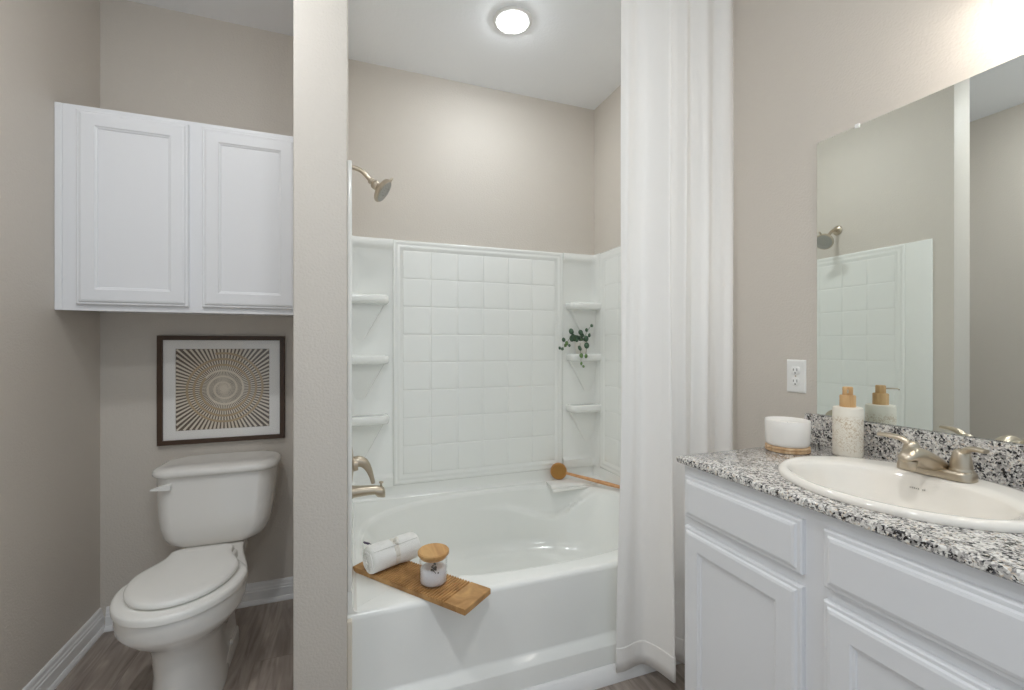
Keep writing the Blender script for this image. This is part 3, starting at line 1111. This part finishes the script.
# ------------------------------------------------------------------ things on the counter
def counter_things():
    bx, by = 1.392, 0.893
    t = thing('soap_dispenser', 'cream printed soap bottle with bamboo pump beside the sink', 'soap dispenser', (bx, by, CT))
    bm = new()
    lathe(bm, (bx, by, CT + 0.0004), (0, 0, 1), [(0.033, 0), (0.0365, 0.003), (0.0375, 0.008), (0.0375, 0.140), (0.036, 0.1445), (0.031, 0.146), (0, 0.146)], 44)
    obj('bottle', bm, M_bottle, t, angle=40)
    bm = new()
    lathe(bm, (bx, by, CT + 0.146), (0, 0, 1), [(0.0200, 0), (0.0200, 0.033), (0.0185, 0.035), (0, 0.035)], 32)
    obj('collar', bm, M_bamboo, t, angle=40)
    bm = new()
    lathe(bm, (bx, by, CT + 0.1805), (0, 0, 1), [(0.0125, 0), (0.013, 0.001), (0.013, 0.023), (0.0115, 0.025), (0, 0.025)], 28)
    obj('pump_head', bm, M_bamboo, t, angle=40)
    d = Vector((-0.84, -0.54, 0)).normalized()
    p = Vector((bx, by, CT + 0.1960))
    bm = new()
    tube(bm, [p + d * 0.011, p + d * 0.035, p + d * 0.046, p + d * 0.050 + Vector((0, 0, -0.004))], 0.0023, 10)
    obj('nozzle', bm, M_nick, t, smooth=True)

    kx, ky = 1.286, 1.004
    o = thing('wooden_coaster', 'round two-tone wooden coaster under the white candle', 'coaster', (kx, ky, CT))
    bm = new()
    lathe(bm, (kx, ky, CT + 0.0003), (0, 0, 1), [(0.059, 0), (0.0615, 0.002), (0.0615, 0.0075), (0.0575, 0.009), (0.061, 0.0105), (0.061, 0.0155), (0.058, 0.0175), (0, 0.0175)], 48)
    obj('disc', bm, M_coaster, o, angle=50)
    t = thing('candle', 'white candle in a frosted glass on a wooden coaster', 'candle', (kx, ky, CT + 0.018))
    zb = CT + 0.0181
    bm = new()
    lathe(bm, (kx, ky, zb), (0, 0, 1), [(0.054, 0), (0.0575, 0.002), (0.060, 0.010), (0.0618, 0.050), (0.0622, 0.077), (0.0612, 0.0785), (0.0602, 0.077), (0.0592, 0.062), (0, 0.062)], 52)
    obj('cup', bm, M_candle, t, angle=60)
    bm = new()
    lathe(bm, (kx, ky, zb + 0.0615), (0, 0, 1), [(0.0588, 0), (0.0588, 0.002), (0.050, 0.0012), (0, 0.001)], 40)
    w = obj('wax', bm, M_wax, t, smooth=True)
    bm = new()
    tube(bm, [(kx, ky, zb + 0.0622), (kx + 0.001, ky, zb + 0.070)], 0.001, 6)
    obj('wick', bm, M_slot, w)


counter_things()


# ------------------------------------------------------------------ mirror, outlet, vanity light
def wall_things():
    t = thing('mirror', 'large frameless wall mirror over the vanity', 'mirror', (XR, 0.6, 0.998))
    bm = new(); box(bm, XR - 0.0055, XR - 0.0005, -0.09, 1.039, 0.9985, 1.905, 0.0008, 1); obj('glass_sheet', bm, M_mirror, t)
    bm = new()
    box(bm, XR - 0.0090, XR - 0.0005, 0.907, 0.919, 1.904, 1.911, 0.001); box(bm, XR - 0.0090, XR - 0.006, 0.907, 0.919, 1.898, 1.905, 0.001)
    obj('mirror_clip', bm, M_plast, t)
    yc, zc = 1.114, 1.121
    t = thing('electrical_outlet', 'white duplex electrical outlet on the wall beside the mirror', 'outlet', (XR, yc, zc))
    bm = new()
    nested(bm, yc - 0.035, yc + 0.035, zc - 0.0575, zc + 0.0575, [(0, 0.0003), (0, 0.003), (0.003, 0.0055), (0.006, 0.006)], lambda a, b, d: Vector((XR - d, a, b)), cap0=True)
    obj('plate', bm, M_plast, t)
    for s in (-1, 1):
        z = zc + s * 0.0195
        bm = new()
        rings = []
        for d, g in ((0.005, 1), (0.0075, 1), (0.008, 0.96)):
            rings.append([Vector((XR - d, yc + p.x * g, z + p.y * g)) for p in rrect(0, 0, 0.0165, 0.0140, 0.010, 0)])
        loft(bm, rings)
        r = obj('receptacle', bm, M_plast, t, angle=40)
        bm = new()
        for dy, h in ((-0.0065, 0.0048), (0.0065, 0.0038)):
            box(bm, XR - 0.0083, XR - 0.0078, yc + dy - 0.0011, yc + dy + 0.0011, z + 0.003 - h, z + 0.003 + h)
        lathe(bm, (XR - 0.0078, yc, z - 0.0085), (-1, 0, 0), [(0.0026, 0), (0.0026, 0.0005), (0, 0.0005)], 12)
        obj('slot', bm, M_slot, r)
    bm = new()
    lathe(bm, (XR - 0.006, yc, zc), (-1, 0, 0), [(0.0032, 0), (0.0028, 0.0012), (0, 0.0015)], 14)
    obj('screw', bm, M_nick, t, smooth=True)

    zs = 1.945
    t = thing('vanity_light', 'glowing clear glass vanity light above the mirror', 'wall light', (XR, 0.30, 2.1))
    bm = new(); box(bm, XR - 0.028, XR - 0.0005, 0.02, 0.58, 2.075, 2.185, 0.006); obj('back_plate', bm, M_nick, t, angle=40)
    for y in (0.500, 0.300, 0.100):
        x = 1.350
        bm = new()
        tube(bm, catmull([(XR - 0.026, y, 2.13), (1.40, y, 2.145), (x, y, 2.150), (x, y, 2.12)], 5), 0.007, 12)
        lathe(bm, (x, y, 2.085), (0, 0, 1), [(0.014, -0.02), (0.016, -0.018), (0.018, 0.0), (0.024, 0.004), (0.024, 0.010), (0.02, 0.016), (0.012, 0.05), (0, 0.05)], 30)
        a = obj('lamp_holder', bm, M_nick, t, angle=40)
        bm = new()
        loft(bm, [circ((x, y, 2.093), 0.0200, 48), circ((x, y, 2.091), 0.0560, 48), circ((x, y, 2.084), 0.0600, 48), circ((x, y, 1.990), 0.0600, 48), circ((x, y, zs + 0.004), 0.0600, 48), circ((x, y, zs), 0.0590, 48), circ((x, y, zs + 0.004), 0.0575, 48), circ((x, y, 2.082), 0.0575, 48), circ((x, y, 2.088), 0.0540, 48), circ((x, y, 2.090), 0.0200, 48)], cap0=False, cap1=False)
        obj('glass_shade', bm, M_glass, a, smooth=True)
        bm = new()
        lathe(bm, (x, y, 2.066), (0, 0, -1), [(0.013, 0), (0.014, 0.018), (0.020, 0.034), (0.027, 0.052), (0.029, 0.066), (0.026, 0.082), (0.016, 0.092), (0, 0.095)], 28)
        obj('bulb', bm, M_bulb, a, smooth=True)


wall_things()


def recessed(label, x, y, lensm):
    t = thing('ceiling_light', label, 'ceiling light', (x, y, ZC))
    bm = new()
    prof = [(0.060, 0.0005), (0.091, 0.0005), (0.091, 0.003), (0.088, 0.0068), (0.078, 0.0094), (0.064, 0.0086), (0.060, 0.002)]
    loft(bm, [circ((x, y, ZC - h), r, 56) for r, h in prof] + [circ((x, y, ZC - 0.0005), 0.060, 56)], cap0=False, cap1=False)
    obj('trim_ring', bm, M_plast, t, smooth=True)
    bm = new()
    lathe(bm, (x, y, ZC - 0.0006), (0, 0, -1), [(0.0585, 0), (0.0590, 0.0105), (0.0560, 0.0150), (0.045, 0.0185), (0.02, 0.0205), (0, 0.021)], 40)
    obj('lens', bm, lensm, t, smooth=True)


recessed('round white recessed light glowing in the ceiling over the tub', 0.710, 1.930, M_lens_tub)
recessed('round white recessed light in the ceiling before the toilet, out of the frame', -0.56, 0.96, M_lens_toilet)

recessed('added round fill light in the ceiling between vanity and left wall, out of the frame', 0.16, 0.12, M_lens_fill)  # unseen lamp added only to brighten the walls, ceiling and vanity


# ------------------------------------------------------------------ framed artwork
def artwork():
    x0, x1, z0, z1 = -0.804, -0.298, 0.782, 1.272
    yb = YT - 0.001
    t = thing('framed_artwork', 'dark wood framed paper artwork of a sunburst spiral above the toilet', 'picture', ((x0 + x1) / 2, YT, z0))
    f = lambda a, b, d: Vector((a, yb - d, b))
    bm = new()
    nested(bm, x0, x1, z0, z1, [(0, 0), (0, 0.021), (0.002, 0.023), (0.018, 0.023), (0.020, 0.021), (0.020, 0.006)], f, cap=False, cap0=True)
    obj('frame', bm, M_frame, t)
    ox0, ox1, oz0, oz1 = -0.738, -0.364, 0.842, 1.212
    bm = new()
    nested(bm, x0 + 0.019, x1 - 0.019, z0 + 0.019, z1 - 0.019, [(0, 0.006), (0, 0.0105)], f, cap=False)
    # mat board with its window
    o = [f(x0 + 0.019, z0 + 0.019, 0.0105), f(x1 - 0.019, z0 + 0.019, 0.0105), f(x1 - 0.019, z1 - 0.019, 0.0105), f(x0 + 0.019, z1 - 0.019, 0.0105)]
    i = [f(ox0, oz0, 0.0105), f(ox1, oz0, 0.0105), f(ox1, oz1, 0.0105), f(ox0, oz1, 0.0105)]
    j = [f(ox0, oz0, 0.006), f(ox1, oz0, 0.006), f(ox1, oz1, 0.006), f(ox0, oz1, 0.006)]
    loft(bm, [o, i, j], cap0=False, cap1=False)
    obj('mat_board', bm, M_mat, t)
    bm = new()
    bm.faces.new([bm.verts.new(v) for v in [f(ox0 - 0.004, oz0 - 0.004, 0.0062), f(ox1 + 0.004, oz0 - 0.004, 0.0062), f(ox1 + 0.004, oz1 + 0.004, 0.0062), f(ox0 - 0.004, oz1 + 0.004, 0.0062)]])
    obj('backing', bm, M_back, t)
    cx, cz = (ox0 + ox1) / 2, (oz0 + oz1) / 2
    hx, hz = (ox1 - ox0) / 2, (oz1 - oz0) / 2
    bm = new()
    n = 76

    def reach(th):
        return min(hx / max(abs(cos(th)), 1e-6), hz / max(abs(sin(th)), 1e-6))
    for k in range(n):
        th = 2 * pi * (k + 0.5) / n
        r0, r1 = 0.012, reach(th) - 0.0005
        d, w = Vector((cos(th), 0, sin(th))), Vector((-sin(th), 0, cos(th)))
        pts = []
        for r in (r0, r1):
            hw = max(0.0005, min(r * 2 * pi / n * 0.28, 0.0058))
            c = Vector((cx, yb - 0.0085, cz)) + d * r
            pts.append((c - w * hw, c + w * hw))
        q = [pts[0][0], pts[1][0], pts[1][1], pts[0][1]]
        for v in q:
            v.x = min(max(v.x, ox0), ox1); v.z = min(max(v.z, oz0), oz1)
        a = [bm.verts.new(v) for v in q]
        b = [bm.verts.new(v + Vector((0, 0.0015, 0))) for v in q]
        bm.faces.new(a); bm.faces.new(list(reversed(b)))
        for u in range(4):
            bm.faces.new((a[u], b[u], b[(u + 1) % 4], a[(u + 1) % 4]))
    lathe(bm, (cx, yb - 0.0072, cz), (0, -1, 0), [(0.0125, 0), (0.0125, 0.0012), (0, 0.0016)], 30)
    obj('paper_rays', bm, M_strip, t)
    # woven spiral band: short tan dashes crossing the rays, and two plain cream turns near the middle
    bm = new()
    turns, steps = 5.3, 5 * 84
    tan_b = new()
    for i_ in range(int(turns * n)):
        th = 2 * pi * i_ / n
        r = 0.024 + 0.0268 * th / (2 * pi)
        if r + 0.006 > reach(th):
            continue
        d, w = Vector((cos(th), 0, sin(th))), Vector((-sin(th), 0, cos(th)))
        tgt = bm if th < 2 * pi * 2.4 else tan_b
        L = r * 2 * pi / n * 0.5
        hwid = 0.0042 if tgt is bm else 0.0048
        Ls = (1.02,) if tgt is bm else (1.0,)
        c = Vector((cx, yb - 0.0096, cz)) + d * r
        q = [c - w * L * Ls[0] - d * hwid, c + w * L * Ls[0] - d * hwid, c + w * L * Ls[0] + d * hwid, c - w * L * Ls[0] + d * hwid]
        a = [tgt.verts.new(v) for v in q]
        b = [tgt.verts.new(v + Vector((0, 0.0010, 0))) for v in q]
        tgt.faces.new(a); tgt.faces.new(list(reversed(b)))
        for u in range(4):
            tgt.faces.new((a[u], b[u], b[(u + 1) % 4], a[(u + 1) % 4]))
    obj('spiral_band', bm, M_strip, t)
    obj('woven_band', tan_b, M_tan, t, label='tan woven outer turns of the spiral')
    bm = new()
    nested(bm, x0 + 0.019, x1 - 0.019, z0 + 0.019, z1 - 0.019, [(0, 0.0145), (0, 0.0160)], f, cap0=True)
    obj('glazing', bm, M_glass, t)


artwork()


# ------------------------------------------------------------------ things on the tub
def tub_things():
    # grooved bath board lying across the front corner of the deck
    zb = DK + 0.0008
    th = 0.018
    A = Vector((0.008, 1.722, 0)); ang = radians(-51.3)
    u = Vector((cos(ang), sin(ang), 0)); w = Vector((-sin(ang), cos(ang), 0))
    Lb, Wb = 0.515, 0.140
    P = lambda a, b, z: A + u * a + w * b + Vector((0, 0, zb + z))
    t = thing('bath_board', 'grooved brown wooden board lying across the corner of the tub', 'board', P(Lb / 2, Wb / 2, 0))
    bm = new()
    # cross-section along the length: a comb of shallow grooves across the middle
    top = [(0, 0.0), (0.0, th - 0.002), (0.002, th), (0.10, th)]
    a = 0.105
    while a < 0.43:
        top += [(a, th), (a + 0.0014, th - 0.0050), (a + 0.0056, th - 0.0050), (a + 0.007, th)]
        a += 0.0115
    top += [(Lb - 0.002, th), (Lb, th - 0.002), (Lb, 0.0)]
    r0 = [P(x, 0, z) for x, z in top]
    r1 = [P(x, Wb, z) for x, z in top]
    loft(bm, [r0, r1])
    obj('plank', bm, M_board, t)

    # rolled towel with a tie
    c0 = P(0.090, -0.008, th)
    c1 = P(0.138, 0.178, th)
    R = 0.048
    c0 = c0 + Vector((0, 0, R * 0.96)); c1 = c1 + Vector((0, 0, R * 0.96))
    t = thing('rolled_towel', 'white rolled hand towel tied with twine on the wooden board', 'towel', (c0 + c1) / 2 - Vector((0, 0, R)))
    ax = (c1 - c0).normalized()
    side = ax.cross(Vector((0, 0, 1))).normalized()
    Lr = (c1 - c0).length
    bm = new()
    rings = []
    sec = [(0.0, 0.80), (0.003, 0.93), (0.010, 1.0), (0.05, 1.01), (0.44 * Lr, 0.97), (0.50 * Lr, 0.89), (0.56 * Lr, 0.95), (Lr - 0.05, 1.02), (Lr - 0.010, 1.0), (Lr - 0.003, 0.93), (Lr, 0.80)]
    for d, g in sec:
        ring = []
        for k in range(48):
            an = 2 * pi * k / 48
            r = R * g * (1 + 0.02 * sin(3 * an + d * 30) + 0.015 * sin(7 * an))
            z = r * sin(an)
            if z < -R * 0.93:
                z = -R * 0.93
            ring.append(c0 + ax * d + side * r * cos(an) + Vector((0, 0, z)))
        rings.append(ring)
    loft(bm, rings)
    # spiral end of the roll
    pts = []
    for k in range(70):
        an = k / 70 * 2 * pi * 3.2
        r = 0.006 + (R * 0.76 - 0.006) * k / 70
        pts.append(c0 - ax * 0.001 + side * r * cos(an) + Vector((0, 0, r * sin(an) * 0.97)))
    tube(bm, pts, 0.0035, 8)
    # loose flap edge along the roll
    tube(bm, [c0 + ax * 0.008 + side * R * cos(0.9) + Vector((0, 0, R * sin(0.9))), c1 - ax * 0.008 + side * R * cos(0.9) + Vector((0, 0, R * sin(0.9)))], 0.003, 8)
    obj('roll', bm, M_towel, t, angle=60)
    bm = new()
    m = c0 + ax * Lr * 0.5
    for off in (-0.007, -0.0035, 0.0, 0.004, 0.0075):
        tube(bm, [m + ax * off + side * R * 0.925 * cos(an) + Vector((0, 0, max(R * 0.925 * sin(an), -R * 0.925))) for an in [2 * pi * k / 40 for k in range(41)]], 0.0022, 8)
    tube(bm, catmull([m + side * 0.012 + Vector((0, 0, R * 0.92)), m + side * 0.022 + ax * 0.006 + Vector((0, 0, R + 0.007)), m + side * 0.034 + Vector((0, 0, R * 0.85))], 6), 0.006, 8)
    obj('tie', bm, M_twine, t, smooth=True)
    bm = new()
    s0 = c0 + Vector((0, 0, R * 0.55)) - side * R * 0.86 + ax * 0.05
    s1 = c0 + Vector((0, 0, R * 0.95)) - side * R * 1.0 + ax * 0.012
    tube(bm, [s0, s1], 0.0012, 6)
    for k in range(7):
        p = s0.lerp(s1, 0.6 + 0.4 * k / 6)
        lathe(bm, p + Vector((0, 0, 0.001 * (-1) ** k)), (s1 - s0), [(0.0008, -0.004), (0.0034, 0), (0.0026, 0.004), (0, 0.006)], 8)
    obj('lavender_sprig', bm, M_lav, t, smooth=True)

    # glass jar of bath salt
    j = P(0.3265, 0.0705, th + 0.0004)
    t = thing('salt_jar', 'glass jar of white bath salt with a wooden lid on the board', 'jar', j)
    bm = new()
    R = 0.047
    Hh = 0.097
    loft(bm, [circ(j + Vector((0, 0, h)), r, 44) for r, h in ((R - 0.006, 0.0), (R - 0.001, 0.002), (R, 0.007), (R, Hh), (R - 0.0022, Hh), (R - 0.0022, 0.008), (R - 0.006, 0.004))])
    obj('glass_body', bm, M_glass, t, angle=60)
    bm = new()
    lathe(bm, j + Vector((0, 0, 0.0045)), (0, 0, 1), [(R - 0.007, 0), (R - 0.003, 0.004), (R - 0.003, 0.046), (R * 0.6, 0.051), (R * 0.2, 0.049), (0, 0.050)], 44)
    obj('salt', bm, M_salt, t, smooth=True)
    bm = new()
    lathe(bm, j + Vector((0, 0, Hh)), (0, 0, 1), [(R - 0.004, -0.010), (R - 0.003, -0.009), (R - 0.003, 0.0004), (R + 0.004, 0.0006), (R + 0.006, 0.003), (R + 0.006, 0.011), (R + 0.003, 0.0145), (0, 0.015)], 44)
    obj('lid', bm, M_lidwood, t, angle=40)
    bm = new()
    rnd = random.Random(3)
    front = (Vector((0, 0, 0)) - Vector((j.x, j.y, 0))).normalized()
    sd = Vector((-front.y, front.x, 0))
    b0 = j + front * (R - 0.006) - sd * 0.002
    stem = catmull([b0 + Vector((0, 0, 0.084)) + sd * 0.004, b0 + Vector((0, 0, 0.066)), b0 + Vector((0, 0, 0.050)) + sd * 0.010 + front * 0.002], 4)
    tube(bm, stem, 0.0010, 6)
    for k in range(16):
        p = stem[rnd.randrange(len(stem))] + sd * rnd.uniform(-0.010, 0.010) + Vector((0, 0, rnd.uniform(-0.006, 0.006))) - front * rnd.uniform(0, 0.005)
        bmesh.ops.create_icosphere(bm, subdivisions=1, radius=rnd.uniform(0.002, 0.0042), matrix=Matrix.Translation(p))
    obj('dried_sprig', bm, M_sprig, t, smooth=True)

    # folded washcloth over the rear rim
    t0 = Vector((1.25, 2.33, DK))
    bm = new()
    rnd = random.Random(5)

    def sheet(z_off, xa, xb, ya, yb, thick, drop):
        nx, ny = 16, 10
        up, lo = [], []
        for jx in range(nx + 1):
            cu, cl = [], []
            for jy in range(ny + 1):
                fx, fy = jx / nx, jy / ny
                x = xa + (xb - xa) * fx + 0.010 * (fy - 0.5)
                y = ya + (yb - ya) * fy - 0.045 * fx * (1 - fy) * 0.4
                z = DK + 0.001 + z_off - drop * max(0, 0.30 - fy) ** 1.5 * (1 - fx * 0.9) + 0.0008 * sin(9 * fx + 4 * fy)
                cu.append(Vector((x, y, z + thick))); cl.append(Vector((x, y, z)))
            up.append(cu); lo.append(cl)
        vu = [[bm.verts.new(p) for p in c] for c in up]
        vl = [[bm.verts.new(p) for p in c] for c in lo]
        for a_ in range(nx):
            for b_ in range(ny):
                bm.faces.new((vu[a_][b_], vu[a_ + 1][b_], vu[a_ + 1][b_ + 1], vu[a_][b_ + 1]))
                bm.faces.new((vl[a_][b_], vl[a_][b_ + 1], vl[a_ + 1][b_ + 1], vl[a_ + 1][b_]))
        edge = [(a_, 0) for a_ in range(nx)] + [(nx, b_) for b_ in range(ny)] + [(a_, ny) for a_ in range(nx, 0, -1)] + [(0, b_) for b_ in range(ny, 0, -1)]
        for (p, q), (r, s) in zip(edge, edge[1:] + edge[:1]):
            bm.faces.new((vu[p][q], vl[p][q], vl[r][s], vu[r][s]))
    sheet(0.0, 1.095, 1.440, 2.292, 2.405, 0.008, 0.10)
    sheet(0.0092, 1.090, 1.437, 2.300, 2.405, 0.008, 0.07)
    o = obj('folded_washcloth', bm, M_towel, smooth=False, angle=50)
    tag(o, 'folded white washcloth on the rear tub deck under the wooden brush', 'washcloth')

    # bath brush: round head standing on the deck, long handle resting on the cloth
    c = Vector((1.188, 2.4225, 0.464))
    nrm = Vector((-0.40, -0.86, 0.22)).normalized()
    t = thing('bath_brush', 'round wooden bath brush with a long handle on the washcloth', 'bath brush', (c.x, c.y, DK + 0.02))
    bm = new()
    lathe(bm, c, nrm, [(0.030, -0.020), (0.044, -0.018), (0.050, -0.011), (0.050, -0.002), (0.046, 0.001), (0, 0.001)], 36)
    obj('head', bm, M_brushwood, t, angle=50)
    bm = new()
    rr = random.Random(9)
    lathe(bm, c, nrm, [(0.043, 0), (0.046, 0.010), (0.045, 0.018), (0.036, 0.021), (0, 0.023)], 36)
    for k in range(150):
        r = 0.044 * sqrt(rr.random()); an = rr.random() * 2 * pi
        p = circ(c + nrm * 0.016, r, 64, nrm)[int(an / (2 * pi) * 64) % 64]
        d = (nrm + Vector((rr.uniform(-.15, .15), rr.uniform(-.15, .15), rr.uniform(-.15, .15)))).normalized()
        tube(bm, [p, p + d * 0.011], [0.0022, 0.0012], 5)
    obj('bristles', bm, M_bristle, t)
    bm = new()
    e = Vector((1.446, 2.150, DK + 0.020))
    h0 = c + (e - c).normalized() * 0.040 - nrm * 0.009
    tube(bm, catmull([h0, c.lerp(e, 0.30), c.lerp(e, 0.55), c.lerp(e, 0.8), e], 6), [0.010, 0.011, 0.013, 0.0145, 0.012], 16, flat=0.75)
    obj('handle', bm, M_brushwood, t, smooth=True)

    # small potted trailing plant on the middle corner shelf
    p0 = Vector((1.345, 2.428, 1.1767))
    t = thing('potted_plant', 'small trailing plant in a white pot on the corner shelf', 'potted plant', p0)
    bm = new()
    rings = []
    for r, h in ((0.030, 0), (0.032, 0.002), (0.036, 0.03), (0.040, 0.066), (0.0415, 0.074), (0.0405, 0.076), (0.038, 0.074), (0.036, 0.062), (0.004, 0.062)):
        rings.append([p0 + Vector(((r + (0.0012 if k % 2 else 0) * (0.003 < h < 0.07)) * cos(2 * pi * k / 40), (r + (0.0012 if k % 2 else 0) * (0.003 < h < 0.07)) * sin(2 * pi * k / 40), h)) for k in range(40)])
    loft(bm, rings)
    obj('pot', bm, M_pot, t, angle=60)
    bm = new()
    lathe(bm, p0 + Vector((0, 0, 0.0615)), (0, 0, 1), [(0.036, 0), (0.034, 0.005), (0, 0.008)], 20)
    obj('soil', bm, M_soil, t)
    top = p0 + Vector((0, 0, 0.068))
    vines = [
        [top + Vector((-0.01, -0.01, 0)), Vector((1.300, 2.405, 1.262)), Vector((1.245, 2.372, 1.275)), Vector((1.205, 2.355, 1.238)), Vector((1.180, 2.350, 1.208)), Vector((1.158, 2.348, 1.205))],
        [top + Vector((-0.01, -0.01, 0)), Vector((1.320, 2.395, 1.240)), Vector((1.305, 2.368, 1.212)), Vector((1.308, 2.362, 1.164)), Vector((1.307, 2.360, 1.120)), Vector((1.322, 2.360, 1.098))],
        [top, Vector((1.345, 2.400, 1.250)), Vector((1.348, 2.368, 1.225)), Vector((1.340, 2.362, 1.165))],
        [top + Vector((0.01, 0, 0)), Vector((1.362, 2.415, 1.275)), Vector((1.372, 2.400, 1.315)), Vector((1.395, 2.385, 1.352))],
        [top + Vector((-0.012, 0, 0)), Vector((1.300, 2.41, 1.275)), Vector((1.262, 2.385, 1.305)), Vector((1.244, 2.37, 1.312))],
        [top + Vector((0, 0.005, 0)), Vector((1.335, 2.42, 1.275)), Vector((1.322, 2.405, 1.308))],
    ]
    sm = new(); lf = new(); lf2 = new()

    def leaf(bm, c, nrm, r):
        nrm = nrm.normalized()
        ref = Vector((0, 0, 1))
        a = (ref - nrm * ref.dot(nrm))
        a = a.normalized() if a.length > 1e-3 else Vector((1, 0, 0))
        b = nrm.cross(a)
        n = 12
        ctr = bm.verts.new(c + nrm * r * 0.12)
        rim = [bm.verts.new(c + a * r * 1.12 * cos(2 * pi * k / n) + b * r * 0.92 * sin(2 * pi * k / n)) for k in range(n)]
        bk = bm.verts.new(c - nrm * 0.0008)
        for k in range(n):
            bm.faces.new((ctr, rim[k], rim[(k + 1) % n]))
            bm.faces.new((bk, rim[(k + 1) % n], rim[k]))
    rr = random.Random(12)
    for v in vines:
        tube(sm, catmull(v, 6), 0.0011, 6)
    # (x, y, z, radius, young)
    for x, y, z, r, yg in ((1.244, 2.365, 1.311, .0175, 0), (1.252, 2.372, 1.270, .0185, 0), (1.264, 2.380, 1.284, .013, 0), (1.188, 2.355, 1.261, .0125, 0), (1.207, 2.352, 1.240, .0125, 1), (1.200, 2.356, 1.228, .010, 1),
                           (1.159, 2.349, 1.212, .0085, 0), (1.177, 2.350, 1.207, .0095, 0), (1.235, 2.372, 1.227, .0085, 0), (1.395, 2.385, 1.349, .0100, 0), (1.367, 2.398, 1.322, .0110, 0), (1.380, 2.388, 1.290, .0115, 0),
                           (1.322, 2.392, 1.307, .0160, 0), (1.352, 2.378, 1.268, .0175, 0), (1.302, 2.366, 1.211, .0155, 0), (1.348, 2.364, 1.227, .0175, 0), (1.308, 2.358, 1.166, .0135, 1), (1.340, 2.358, 1.163, .0125, 1),
                           (1.307, 2.356, 1.119, .0095, 1), (1.322, 2.357, 1.101, .0080, 1), (1.292, 2.388, 1.262, .0130, 0), (1.336, 2.398, 1.290, .0140, 0)):
        leaf(lf2 if yg else lf, Vector((x, y, z)), Vector((rr.uniform(-0.35, 0.2), -1, rr.uniform(-0.1, 0.5))), r)
    # crowded crown over the pot
    for k in range(30):
        an = rr.random() * 2 * pi
        r = 0.046 * sqrt(rr.random())
        c_ = top + Vector((r * cos(an) - 0.016, r * sin(an) * 0.7 - 0.010, 0.012 + rr.random() * 0.030))
        leaf(lf2 if rr.random() < 0.3 else lf, c_, Vector((cos(an) * 0.5, -0.8 + 0.3 * sin(an), rr.uniform(0.1, 1.0))), rr.uniform(0.006, 0.0105))
    obj('stems', sm, M_stem, t, smooth=True)
    obj('leaves', lf, M_green, t, smooth=True)
    obj('young_leaves', lf2, M_green2, t, smooth=True, label='paler green young leaves at the tips')


tub_things()
